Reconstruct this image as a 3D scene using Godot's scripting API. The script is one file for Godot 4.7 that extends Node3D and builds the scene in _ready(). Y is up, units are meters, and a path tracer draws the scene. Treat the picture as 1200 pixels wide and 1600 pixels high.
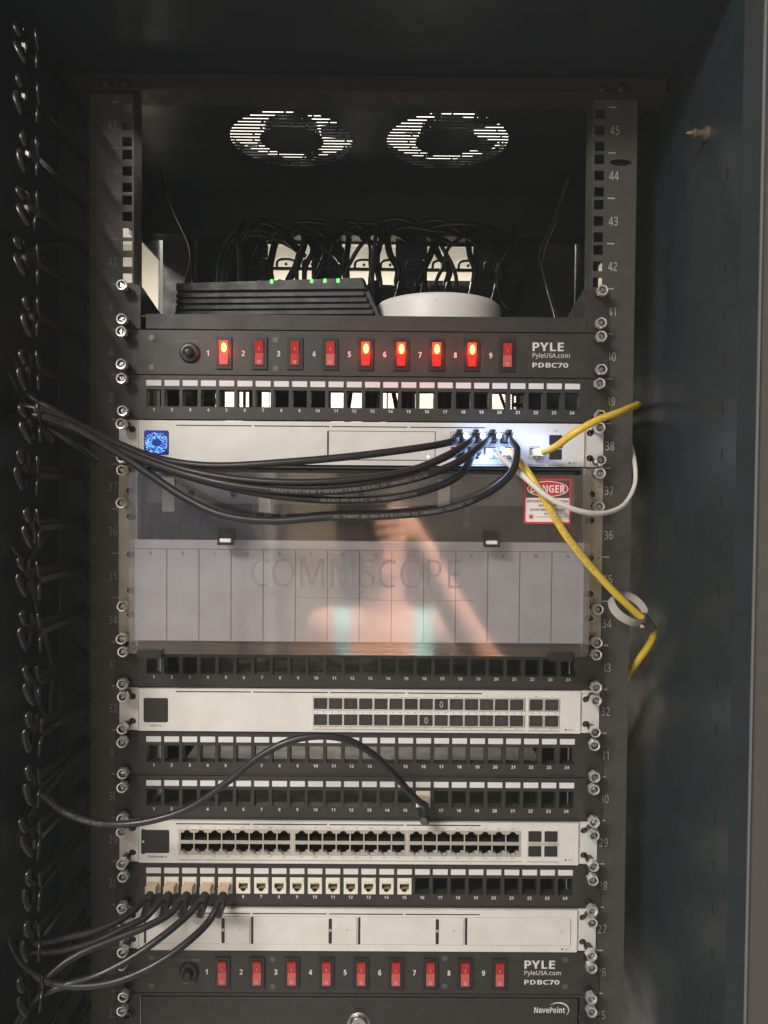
extends Node3D
# A 45U network cabinet seen from the front. Lengths inside the shape helpers are in millimetres.

const MM := 0.001
const UNIT := 44.45
var eye := Vector3(0.01924, 1.69933, 0.76811)
var eye_basis := Basis.from_euler(Vector3(-0.02631, -0.00475, 0.00811))
var M := {}
var fonts := {}
var text_cache := {}
var taken := {}
var rng := RandomNumberGenerator.new()


# ------------------------------------------------------------------ shapes
class B:
	var st := SurfaceTool.new()

	func _init():
		st.begin(Mesh.PRIMITIVE_TRIANGLES)

	func v(p: Vector3, n: Vector3, uv := Vector2.ZERO):
		st.set_normal(n)
		st.set_uv(uv)
		st.add_vertex(p * 0.001)

	func tri(a: Vector3, b: Vector3, c: Vector3, n: Vector3):
		if (b - a).cross(c - a).dot(n) > 0:
			v(a, n); v(c, n); v(b, n)
		else:
			v(a, n); v(b, n); v(c, n)

	func tri3(a: Vector3, b: Vector3, c: Vector3, na: Vector3, nb: Vector3, nc: Vector3):
		if (b - a).cross(c - a).dot(na + nb + nc) > 0:
			v(a, na); v(c, nc); v(b, nb)
		else:
			v(a, na); v(b, nb); v(c, nc)

	func quad(a: Vector3, b: Vector3, c: Vector3, d: Vector3, n: Vector3):
		tri(a, b, c, n)
		tri(a, c, d, n)

	func flat4(a: Vector3, b: Vector3, c: Vector3, d: Vector3, away: Vector3):
		var n := (b - a).cross(c - a).normalized()
		if n.dot((a + b + c + d) / 4.0 - away) < 0:
			n = -n
		quad(a, b, c, d, n)

	func box(x0: float, y0: float, z0: float, x1: float, y1: float, z1: float):
		quad(Vector3(x0, y0, z1), Vector3(x1, y0, z1), Vector3(x1, y1, z1), Vector3(x0, y1, z1), Vector3(0, 0, 1))
		quad(Vector3(x0, y0, z0), Vector3(x1, y0, z0), Vector3(x1, y1, z0), Vector3(x0, y1, z0), Vector3(0, 0, -1))
		quad(Vector3(x0, y0, z0), Vector3(x0, y1, z0), Vector3(x0, y1, z1), Vector3(x0, y0, z1), Vector3(-1, 0, 0))
		quad(Vector3(x1, y0, z0), Vector3(x1, y1, z0), Vector3(x1, y1, z1), Vector3(x1, y0, z1), Vector3(1, 0, 0))
		quad(Vector3(x0, y0, z0), Vector3(x1, y0, z0), Vector3(x1, y0, z1), Vector3(x0, y0, z1), Vector3(0, -1, 0))
		quad(Vector3(x0, y1, z0), Vector3(x1, y1, z0), Vector3(x1, y1, z1), Vector3(x0, y1, z1), Vector3(0, 1, 0))

	# a convex outline pushed from z0 to z1, its front edge chamfered by ch
	func prism(pts: PackedVector2Array, z0: float, z1: float, ch := 0.0):
		var c := Vector2.ZERO
		for p in pts:
			c += p / pts.size()
		var n := pts.size()
		for i in n:
			var p := pts[i]
			var q := pts[(i + 1) % n]
			var e := (q - p).normalized()
			var o := Vector2(e.y, -e.x)
			if o.dot((p + q) / 2.0 - c) < 0:
				o = -o
			var on := Vector3(o.x, o.y, 0)
			var pf := p - (p - c).normalized() * ch * 1.3
			var qf := q - (q - c).normalized() * ch * 1.3
			quad(Vector3(p.x, p.y, z0), Vector3(q.x, q.y, z0), Vector3(q.x, q.y, z1 - ch), Vector3(p.x, p.y, z1 - ch), on)
			if ch > 0:
				quad(Vector3(p.x, p.y, z1 - ch), Vector3(q.x, q.y, z1 - ch), Vector3(qf.x, qf.y, z1), Vector3(pf.x, pf.y, z1), (on + Vector3(0, 0, 1)).normalized())
			tri(Vector3(c.x, c.y, z1), Vector3(pf.x, pf.y, z1), Vector3(qf.x, qf.y, z1), Vector3(0, 0, 1))
			tri(Vector3(c.x, c.y, z0), Vector3(p.x, p.y, z0), Vector3(q.x, q.y, z0), Vector3(0, 0, -1))

	func slab(x0: float, y0: float, x1: float, y1: float, z0: float, z1: float, r := 0.0, ch := 0.0):
		if r <= 0:
			prism(PackedVector2Array([Vector2(x0, y0), Vector2(x1, y0), Vector2(x1, y1), Vector2(x0, y1)]), z0, z1, ch)
			return
		var pts := PackedVector2Array()
		for k in 4:
			var cx := x1 - r if k == 0 or k == 3 else x0 + r
			var cy := y1 - r if k < 2 else y0 + r
			for j in 5:
				var a := PI / 2 * (k + j / 4.0)
				pts.append(Vector2(cx + cos(a) * r, cy + sin(a) * r))
		prism(pts, z0, z1, ch)

	func disc(cx: float, cy: float, r: float, z0: float, z1: float, n := 20, ch := 0.0, ry := 0.0, turn := 0.0):
		var pts := PackedVector2Array()
		for k in n:
			var a := TAU * k / n + turn
			pts.append(Vector2(cx + cos(a) * r, cy + sin(a) * (ry if ry > 0 else r)))
		prism(pts, z0, z1, ch)

	# a flat ring between two outlines with the same number of points
	func ring(outer: PackedVector2Array, inner: PackedVector2Array, z0: float, z1: float):
		var n := outer.size()
		for i in n:
			var j := (i + 1) % n
			var a := outer[i]
			var b := outer[j]
			var c := inner[j]
			var d := inner[i]
			quad(Vector3(a.x, a.y, z1), Vector3(b.x, b.y, z1), Vector3(c.x, c.y, z1), Vector3(d.x, d.y, z1), Vector3(0, 0, 1))
			quad(Vector3(a.x, a.y, z0), Vector3(b.x, b.y, z0), Vector3(c.x, c.y, z0), Vector3(d.x, d.y, z0), Vector3(0, 0, -1))
			var o := Vector2((b - a).y, -(b - a).x).normalized()
			if o.dot(a - d) < 0:
				o = -o
			quad(Vector3(a.x, a.y, z0), Vector3(b.x, b.y, z0), Vector3(b.x, b.y, z1), Vector3(a.x, a.y, z1), Vector3(o.x, o.y, 0))
			quad(Vector3(d.x, d.y, z0), Vector3(c.x, c.y, z0), Vector3(c.x, c.y, z1), Vector3(d.x, d.y, z1), Vector3(-o.x, -o.y, 0))

	func hoop(cx: float, cy: float, r_out: float, r_in: float, z0: float, z1: float, n := 24, squash := 1.0):
		var a := PackedVector2Array()
		var b := PackedVector2Array()
		for k in n:
			var t := TAU * k / n
			a.append(Vector2(cx + cos(t) * r_out, cy + sin(t) * r_out * squash))
			b.append(Vector2(cx + cos(t) * r_in, cy + sin(t) * (r_out * squash - (r_out - r_in))))
		ring(a, b, z0, z1)

	# a sheet with rectangular holes, and round ones given as [cx, cy, rx, ry]
	func plate(x0: float, y0: float, x1: float, y1: float, z0: float, z1: float, holes: Array, rounds := [], walls := true):
		var cut: Array = holes.duplicate()
		for r in rounds:
			cut.append(Rect2(r[0] - r[2], r[1] - r[3], r[2] * 2, r[3] * 2))
		var ys := [y0, y1]
		for h in cut:
			for y in [h.position.y, h.end.y]:
				if y > y0 and y < y1:
					ys.append(y)
		ys.sort()
		for k in ys.size() - 1:
			var lo: float = ys[k]
			var hi: float = ys[k + 1]
			if hi - lo < 1e-4:
				continue
			var mid := (lo + hi) / 2
			var spans := []
			for h in cut:
				if h.position.y < mid and h.end.y > mid:
					spans.append([h.position.x, h.end.x])
			spans.sort_custom(func(p, q): return p[0] < q[0])
			var x := x0
			spans.append([x1, x1])
			for s in spans:
				if s[0] - x > 1e-4:
					for z in [z0, z1]:
						quad(Vector3(x, lo, z), Vector3(s[0], lo, z), Vector3(s[0], hi, z), Vector3(x, hi, z), Vector3(0, 0, 1 if z == z1 else -1))
				x = maxf(x, s[1])
		quad(Vector3(x0, y0, z0), Vector3(x0, y1, z0), Vector3(x0, y1, z1), Vector3(x0, y0, z1), Vector3(-1, 0, 0))
		quad(Vector3(x1, y0, z0), Vector3(x1, y1, z0), Vector3(x1, y1, z1), Vector3(x1, y0, z1), Vector3(1, 0, 0))
		quad(Vector3(x0, y0, z0), Vector3(x1, y0, z0), Vector3(x1, y0, z1), Vector3(x0, y0, z1), Vector3(0, -1, 0))
		quad(Vector3(x0, y1, z0), Vector3(x1, y1, z0), Vector3(x1, y1, z1), Vector3(x0, y1, z1), Vector3(0, 1, 0))
		if walls:
			for h in holes:
				var a: Vector2 = h.position
				var b: Vector2 = h.end
				quad(Vector3(a.x, a.y, z0), Vector3(a.x, b.y, z0), Vector3(a.x, b.y, z1), Vector3(a.x, a.y, z1), Vector3(1, 0, 0))
				quad(Vector3(b.x, a.y, z0), Vector3(b.x, b.y, z0), Vector3(b.x, b.y, z1), Vector3(b.x, a.y, z1), Vector3(-1, 0, 0))
				quad(Vector3(a.x, a.y, z0), Vector3(b.x, a.y, z0), Vector3(b.x, a.y, z1), Vector3(a.x, a.y, z1), Vector3(0, 1, 0))
				quad(Vector3(a.x, b.y, z0), Vector3(b.x, b.y, z0), Vector3(b.x, b.y, z1), Vector3(a.x, b.y, z1), Vector3(0, -1, 0))
		for r in rounds:
			var angles := []
			for k in 24:
				angles.append(TAU * k / 24)
			for s in [[1, 1], [-1, 1], [-1, -1], [1, -1]]:
				angles.append(fposmod(atan2(s[1] * r[3], s[0] * r[2]), TAU))
			angles.sort()
			for k in angles.size():
				var pp := []
				for t in [angles[k], angles[(k + 1) % angles.size()]]:
					var c := Vector2(cos(t), sin(t))
					var e := Vector2(c.x * r[2], c.y * r[3])
					var s: float = 1.0 / maxf(absf(c.x) / r[2], absf(c.y) / r[3])
					# the same angle on the bounding rectangle
					pp.append([Vector2(r[0], r[1]) + e * 0.985, Vector2(r[0], r[1]) + Vector2(c.x, c.y) * s])
				for z in [z0, z1]:
					quad(Vector3(pp[0][0].x, pp[0][0].y, z), Vector3(pp[1][0].x, pp[1][0].y, z), Vector3(pp[1][1].x, pp[1][1].y, z), Vector3(pp[0][1].x, pp[0][1].y, z), Vector3(0, 0, 1 if z == z1 else -1))
				var a: Vector2 = pp[0][0]
				var b: Vector2 = pp[1][0]
				var inward: Vector2 = (Vector2(r[0], r[1]) - (a + b) / 2).normalized()
				quad(Vector3(a.x, a.y, z0), Vector3(b.x, b.y, z0), Vector3(b.x, b.y, z1), Vector3(a.x, a.y, z1), Vector3(inward.x, inward.y, 0))

	# a tube along points; r may differ along it; flat < 1 makes a ribbon
	func tube(pts: Array, r: float, seg := 10, radii := [], flat := 1.0, caps := true):
		var n := pts.size()
		var up := Vector3.UP
		var rings := []
		for i in n:
			var t: Vector3 = (pts[mini(i + 1, n - 1)] - pts[maxi(i - 1, 0)]).normalized()
			if i == 0 and absf(t.dot(up)) > 0.9:
				up = Vector3.RIGHT
			up = (up - t * up.dot(t)).normalized()
			var side := t.cross(up)
			var rr: float = radii[i] if radii.size() else r
			var ringpts := []
			for k in seg:
				var a := TAU * k / seg
				var d := up * cos(a) + side * sin(a) * flat
				ringpts.append([pts[i] + d * rr, (up * cos(a) * flat + side * sin(a)).normalized()])
			rings.append(ringpts)
			if caps and (i == 0 or i == n - 1):
				for k in seg:
					tri(pts[i], ringpts[k][0], pts[i] + (up * cos(TAU * (k + 1) / seg) + side * sin(TAU * (k + 1) / seg) * flat) * rr, -t if i == 0 else t)
		for i in n - 1:
			for k in seg:
				var a = rings[i][k]
				var b = rings[i][(k + 1) % seg]
				var c = rings[i + 1][(k + 1) % seg]
				var d = rings[i + 1][k]
				tri3(a[0], b[0], c[0], a[1], b[1], c[1])
				tri3(a[0], c[0], d[0], a[1], c[1], d[1])

	# profile of [radius, height] turned about an axis through at
	func lathe(at: Vector3, profile: Array, seg := 24, axis := Vector3(0, 0, 1)):
		var u := Vector3(1, 0, 0) if absf(axis.x) < 0.5 else Vector3(0, 1, 0)
		var w := axis.cross(u)
		for i in profile.size() - 1:
			var p = profile[i]
			var q = profile[i + 1]
			var d := Vector2(q[0] - p[0], q[1] - p[1]).normalized()
			for k in seg:
				var a := TAU * k / seg
				var b := TAU * (k + 1) / seg
				var ea := u * cos(a) + w * sin(a)
				var eb := u * cos(b) + w * sin(b)
				var na := (ea * d.y - axis * d.x).normalized()
				var nb := (eb * d.y - axis * d.x).normalized()
				tri3(at + ea * p[0] + axis * p[1], at + eb * p[0] + axis * p[1], at + eb * q[0] + axis * q[1], na, nb, nb)
				tri3(at + ea * p[0] + axis * p[1], at + eb * q[0] + axis * q[1], at + ea * q[0] + axis * q[1], na, nb, na)

	func ball(at: Vector3, r: float, seg := 10):
		var prof := []
		for k in seg + 1:
			var a := PI * k / seg - PI / 2
			prof.append([maxf(cos(a) * r, 0.0001), sin(a) * r])
		lathe(at, prof, seg * 2)

	func mesh() -> ArrayMesh:
		return st.commit()


# ------------------------------------------------------------------ naming and placing
func numbered(called: String) -> String:
	taken[called] = taken.get(called, -1) + 1
	return called if taken[called] == 0 else "%s_%03d" % [called, taken[called]]


func thing(called: String, label: String, category: String, at := Vector3.ZERO, group := "") -> Node3D:
	var o := Node3D.new()
	o.name = numbered(called)
	add_child(o)
	o.position = at
	return tag(o, label, category, group)


func tag(o: Node3D, label: String, category: String, group := "") -> Node3D:
	o.set_meta("label", label)
	o.set_meta("category", category)
	if group:
		o.set_meta("group", group)
	return o


func obj(called: String, shape, m: Material, parent: Node = null, at := Vector3.ZERO) -> MeshInstance3D:
	var o := MeshInstance3D.new()
	o.mesh = shape if shape is Mesh else shape.mesh()
	o.material_override = m
	o.position = at * MM
	if parent == null:
		o.name = numbered(called)
		add_child(o)
	else:
		o.name = called
		parent.add_child(o, true)
	return o


func structure(called: String, shape, m: Material) -> MeshInstance3D:
	var o := obj(called, shape, m)
	o.set_meta("kind", "structure")
	return o


func rack(n: int) -> Vector3:
	return Vector3(0, 0.08 + (n - 1) * UNIT * MM, 0)


# a point of the place, in millimetres, that lies zmm before the rack's front
func at(px: float, py: float, zmm: float) -> Vector3:
	var d := eye_basis * Vector3((px - 600.0) / 1202.0, -(py - 800.0) / 1202.0, -1.0)
	return (eye + d * ((zmm * MM - eye.z) / d.z)) / MM


func smooth(pts: Array, steps := 8) -> Array:
	var out := []
	var n := pts.size()
	for i in n - 1:
		var a: Vector3 = pts[maxi(i - 1, 0)]
		var b: Vector3 = pts[i]
		var c: Vector3 = pts[i + 1]
		var d: Vector3 = pts[mini(i + 2, n - 1)]
		for k in steps:
			out.append(b.cubic_interpolate(c, a, d, float(k) / steps))
	out.append(pts[n - 1])
	return out


func letters(s: String, font: String) -> TextMesh:
	var key := s + "|" + font
	if not text_cache.has(key):
		var t := TextMesh.new()
		t.text = s
		t.font = fonts[font]
		t.font_size = 32
		t.pixel_size = 1.0 / (32.0 * 0.714)
		t.depth = 0.04
		t.curve_step = 2.0
		text_cache[key] = t
	return text_cache[key]


# lettering whose capitals are h mm high, centred (or left-aligned) at x, y on the surface z
func txt(called: String, s: String, h: float, x: float, y: float, z: float, m: Material, parent: Node, font := "sans", align := 0, wide := 1.0) -> MeshInstance3D:
	var t := letters(s, font)
	var o := MeshInstance3D.new()
	o.mesh = t
	o.material_override = m
	o.name = called
	var bb := t.get_aabb()
	var sx := h * MM * wide
	o.scale = Vector3(sx, h * MM, 0.004)
	var c := bb.get_center()
	var ox := c.x if align == 0 else bb.position.x
	o.position = Vector3(x * MM - ox * sx, y * MM - c.y * h * MM, (z + 0.12) * MM)
	parent.add_child(o, true)
	return o


func lin(r: float, g: float, b: float) -> Color:
	return Color(r, g, b).linear_to_srgb()


func mat(r: float, g: float, b: float, rough: float, metal := 0.0, spec := 0.5) -> StandardMaterial3D:
	var m := StandardMaterial3D.new()
	m.albedo_color = lin(r, g, b)
	m.roughness = rough
	m.metallic = metal
	m.metallic_specular = spec
	return m


func glow(r: float, g: float, b: float, energy: float) -> StandardMaterial3D:
	var m := mat(r * 0.5, g * 0.5, b * 0.5, 0.4)
	m.emission_enabled = true
	m.emission = lin(r, g, b)
	m.emission_energy_multiplier = energy
	return m


func noise_tex(size: int, freq: float, octaves: int, seed_: int, normal := 0.0, ramp: Gradient = null) -> NoiseTexture2D:
	var f := FastNoiseLite.new()
	f.seed = seed_
	f.noise_type = FastNoiseLite.TYPE_SIMPLEX_SMOOTH
	f.frequency = freq
	f.fractal_octaves = octaves
	var t := NoiseTexture2D.new()
	t.width = size
	t.height = size
	t.seamless = true
	t.noise = f
	if normal > 0:
		t.as_normal_map = true
		t.bump_strength = normal
	if ramp:
		t.color_ramp = ramp
	return t


func ramp(a: Color, b: Color) -> Gradient:
	var g := Gradient.new()
	g.set_color(0, a)
	g.set_color(1, b)
	return g


# fine grain and uneven gloss for a painted or metal surface
func grain(m: StandardMaterial3D, normal: Texture2D, strength: float, rough_map: Texture2D, scale: float, tone: Texture2D = null) -> StandardMaterial3D:
	m.uv1_triplanar = true
	m.uv1_world_triplanar = true
	m.uv1_scale = Vector3.ONE * scale
	if normal:
		m.normal_enabled = true
		m.normal_texture = normal
		m.normal_scale = strength
	if rough_map:
		m.roughness_texture = rough_map
	if tone:
		m.albedo_texture = tone
	return m


func make_materials():
	for f in [["sans", "Droid Sans", 400], ["bold", "Droid Sans", 700], ["mono", "Droid Sans Mono", 400], ["serif", "Droid Serif", 400]]:
		var s := SystemFont.new()
		s.font_names = PackedStringArray([f[1]])
		s.font_weight = f[2]
		fonts[f[0]] = s
	var fine := noise_tex(512, 0.12, 3, 3, 4.0)
	var smudge := noise_tex(512, 0.008, 4, 5, 0.0, ramp(Color(0.62, 0.62, 0.62), Color(1, 1, 1)))
	var tone := noise_tex(512, 0.01, 4, 9, 0.0, ramp(Color(0.92, 0.915, 0.905), Color(1, 1, 1)))
	var soft_tone := noise_tex(512, 0.006, 3, 19, 0.0, ramp(Color(0.945, 0.94, 0.93), Color(1, 1, 1)))
	M.black = grain(mat(0.030, 0.028, 0.026, 0.62), fine, 0.16, smudge, 9.0, tone)
	M.panel = grain(mat(0.034, 0.031, 0.029, 0.55), fine, 0.14, smudge, 11.0, tone)
	var wear_glare := noise_tex(512, 0.012, 5, 29, 0.0, ramp(Color(0.86, 0.86, 0.86), Color(1, 1, 1)))  # random wear tone of the wall paint
	M.wall_black = grain(mat(0.021, 0.029, 0.034, 0.45), fine, 0.05, smudge, 4.0, wear_glare)
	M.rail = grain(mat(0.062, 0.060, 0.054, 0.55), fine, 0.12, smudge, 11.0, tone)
	M.plastic = mat(0.016, 0.016, 0.016, 0.36)
	M.rubber = mat(0.016, 0.016, 0.017, 0.42)
	M.cable = grain(mat(0.014, 0.014, 0.015, 0.45), fine, 0.15, smudge, 20.0)
	M.gloss = mat(0.007, 0.007, 0.008, 0.24)
	M.gloss_cable = mat(0.010, 0.010, 0.011, 0.28)
	M.cavity = mat(0.010, 0.010, 0.010, 0.6)
	M.white = grain(mat(0.70, 0.685, 0.65, 0.5), fine, 0.06, smudge, 7.0, soft_tone)
	M.white_edge = mat(0.62, 0.6, 0.56, 0.5)
	M.port_metal = grain(mat(0.60, 0.56, 0.48, 0.4, 0.6), fine, 0.1, smudge, 12.0)
	M.ear = grain(mat(0.72, 0.71, 0.69, 0.42, 0.25), fine, 0.08, smudge, 10.0)
	M.zinc = grain(mat(0.46, 0.42, 0.34, 0.42, 0.55), fine, 0.25, smudge, 14.0, tone)
	M.chassis = grain(mat(0.06, 0.057, 0.053, 0.8, 0.0, 0.25), fine, 0.1, smudge, 8.0)
	M.chrome = mat(0.85, 0.84, 0.82, 0.28, 0.75)
	M.screw = mat(0.13, 0.125, 0.12, 0.4, 0.5)
	M.steel = grain(mat(0.50, 0.49, 0.47, 0.32, 1.0), fine, 0.2, smudge, 30.0)
	M.dark_steel = mat(0.07, 0.07, 0.07, 0.4, 0.8)
	M.print = mat(0.62, 0.62, 0.60, 0.6)
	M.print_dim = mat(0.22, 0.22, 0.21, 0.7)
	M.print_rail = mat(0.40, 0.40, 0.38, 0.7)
	M.print_cable = mat(0.20, 0.20, 0.20, 0.6)
	M.mark_dim = mat(0.085, 0.08, 0.075, 0.6)
	M.ink = mat(0.05, 0.05, 0.05, 0.6)
	M.ink_grey = mat(0.20, 0.19, 0.18, 0.6)
	M.slit = mat(0.02, 0.018, 0.016, 0.6)
	M.groove = mat(0.38, 0.36, 0.33, 0.5)
	M.tag = mat(0.66, 0.65, 0.64, 0.55)
	M.jack = mat(0.74, 0.70, 0.60, 0.45)
	M.plug_clear = mat(0.70, 0.61, 0.48, 0.15)
	M.plug_tan = mat(0.52, 0.40, 0.28, 0.16)
	M.gold = mat(0.75, 0.55, 0.2, 0.3, 1.0)
	M.red = mat(0.42, 0.02, 0.018, 0.25)
	M.red_glare = mat(0.48, 0.10, 0.085, 0.3)  # paler red: glare painted onto lower rocker halves
	M.red_lit = glow(1.0, 0.07, 0.018, 1.15)
	M.red_hot = glow(1.0, 0.46, 0.14, 3.6)
	M.red_tag = mat(0.55, 0.03, 0.03, 0.5)
	M.red_print = mat(0.75, 0.45, 0.42, 0.5)
	M.paper = mat(0.74, 0.72, 0.69, 0.6)
	M.card = grain(mat(0.54, 0.54, 0.59, 0.65), null, 0, smudge, 5.0, tone)
	M.yellow = grain(mat(0.72, 0.50, 0.05, 0.42), fine, 0.12, smudge, 20.0)
	M.grey_white = mat(0.66, 0.62, 0.56, 0.5)
	M.velcro = mat(0.40, 0.37, 0.35, 0.95)
	M.velcro_dark = mat(0.05, 0.045, 0.05, 0.9)
	M.router = grain(mat(0.020, 0.020, 0.020, 0.55), fine, 0.2, smudge, 12.0)
	M.disc_white = mat(0.78, 0.75, 0.72, 0.42)
	M.led_white = glow(0.70, 0.82, 1.0, 14.0)
	M.led_green = glow(0.10, 1.0, 0.12, 2.4)
	M.led_green_dim = glow(0.2, 0.6, 0.15, 0.35)
	M.room = mat(0.62, 0.585, 0.52, 0.8)
	M.ceiling = mat(0.75, 0.74, 0.70, 0.85)
	M.lamp = glow(1.0, 0.93, 0.82, 2.4)
	M.floor = mat(0.44, 0.44, 0.44, 0.6)
	M.smoked = mat(0.16, 0.12, 0.10, 0.06)
	M.smoked.transparency = BaseMaterial3D.TRANSPARENCY_ALPHA
	M.smoked.albedo_color.a = 0.07
	M.smoked.metallic_specular = 0.5
	M.etched = mat(0.20, 0.18, 0.18, 0.5)
	M.etched.transparency = BaseMaterial3D.TRANSPARENCY_ALPHA
	M.etched.albedo_color.a = 0.19


func make_light():
	var cam := Camera3D.new()
	cam.name = "camera"
	cam.position = eye
	cam.basis = eye_basis
	cam.fov = 67.284
	cam.near = 0.02
	cam.far = 30.0
	add_child(cam)
	cam.current = true
	var we := WorldEnvironment.new()
	we.name = "environment"
	var e := Environment.new()
	e.background_mode = Environment.BG_COLOR
	e.background_color = lin(0.15, 0.165, 0.19)
	e.tonemap_mode = Environment.TONE_MAPPER_LINEAR
	e.tonemap_exposure = 1.0
	e.fog_enabled = true
	e.fog_mode = Environment.FOG_MODE_EXPONENTIAL
	e.fog_density = 0.014  # thin fog added to lift the blacks, standing in for lens glare
	e.fog_light_color = lin(0.78, 0.95, 0.96)
	e.sdfgi_enabled = true
	e.ssao_enabled = true
	e.ssil_enabled = true
	we.environment = e
	add_child(we)
	lamp("ceiling_lamp", "wide warm ceiling lamp panel in front of the cabinet", Vector3(-1.1, 2.74, 1.62), Vector2(0.8, 0.7), 9.6, Color(1.0, 0.978, 0.955))
	spot()
	lamp("ceiling_lamp", "ceiling lamp panel behind the cabinet seen through the roof vents", Vector3(-0.02, 2.74, -1.5), Vector2(1.4, 1.0), 11.0, Color(1.0, 0.96, 0.9))


func spot():
	var o := thing("added_spotlight", "added unseen spotlight that brightens the person mirrored in the smoked door", "spotlight", Vector3(0.75, 2.66, 0.25))  # added out of view to brighten the person's reflection
	var aim := Vector3(0.08, 1.38, 1.15) - o.position
	o.basis = Basis.looking_at(aim.normalized(), Vector3.UP)
	var b := B.new()
	b.lathe(Vector3.ZERO, [[0.1, 90], [40, 88], [46, 70], [46, -6], [43, -6], [43, 60], [0.1, 62]], 28)
	obj("housing", b, M.ceiling, o)
	b = B.new()
	b.disc(0, 0, 42, 8, 10, 28)
	obj("lamp_lens", b, M.lamp, o)
	var l := SpotLight3D.new()
	l.name = "lamp_light"
	l.light_energy = 23.0
	l.light_color = Color(1.0, 0.93, 0.86)
	l.light_size = 0.04
	l.spot_angle = 24.0
	l.spot_attenuation = 2.0
	l.spot_range = 8.0
	l.shadow_enabled = true
	o.add_child(l)
	l.position = Vector3(0, 0, -0.02)


func lamp(called: String, label: String, where: Vector3, size: Vector2, energy: float, tint: Color):
	var o := thing(called, label, "lamp", where)
	var f := B.new()
	f.plate(-size.x * 500 - 20, -size.y * 500 - 20, size.x * 500 + 20, size.y * 500 + 20, 0, 12, [Rect2(-size.x * 500, -size.y * 500, size.x * 1000, size.y * 1000)])
	var fr := obj("frame", f, M.ceiling, o)
	fr.rotation.x = PI / 2
	var p := B.new()
	p.box(-size.x * 500, -4, -size.y * 500, size.x * 500, -2, size.y * 500)
	obj("lamp_diffuser", p, M.lamp, o)
	var l := AreaLight3D.new()
	l.name = "lamp_light"
	l.area_size = size
	l.light_energy = energy
	l.light_color = tint
	l.shadow_enabled = true
	o.add_child(l)
	l.position = Vector3(0, -0.02, 0)
	l.rotation.x = -PI / 2


# ------------------------------------------------------------------ the setting
func make_room():
	var f := B.new()
	f.box(-2400, -60, -2700, 2400, 0, 2700)
	structure("floor", f, M.floor)
	f = B.new()
	f.box(-2400, 2760, -2700, 2400, 2820, 2700)
	structure("ceiling", f, M.ceiling)
	f = B.new()
	f.box(-2400, 0, -2700, 2400, 2760, -2600)
	structure("rear_wall", f, M.room)
	f = B.new()
	f.box(-1900, 0, -2599, -1850, 2759, -100)
	structure("left_wall", f, M.room)
	f = B.new()
	f.box(1850, 0, -2599, 1900, 2759, -100)
	structure("right_wall", f, M.room)
	f = B.new()
	f.box(-2400, 0, 2600, 2400, 2760, 2700)
	structure("front_wall", f, mat(0.26, 0.24, 0.22, 0.8))


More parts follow.
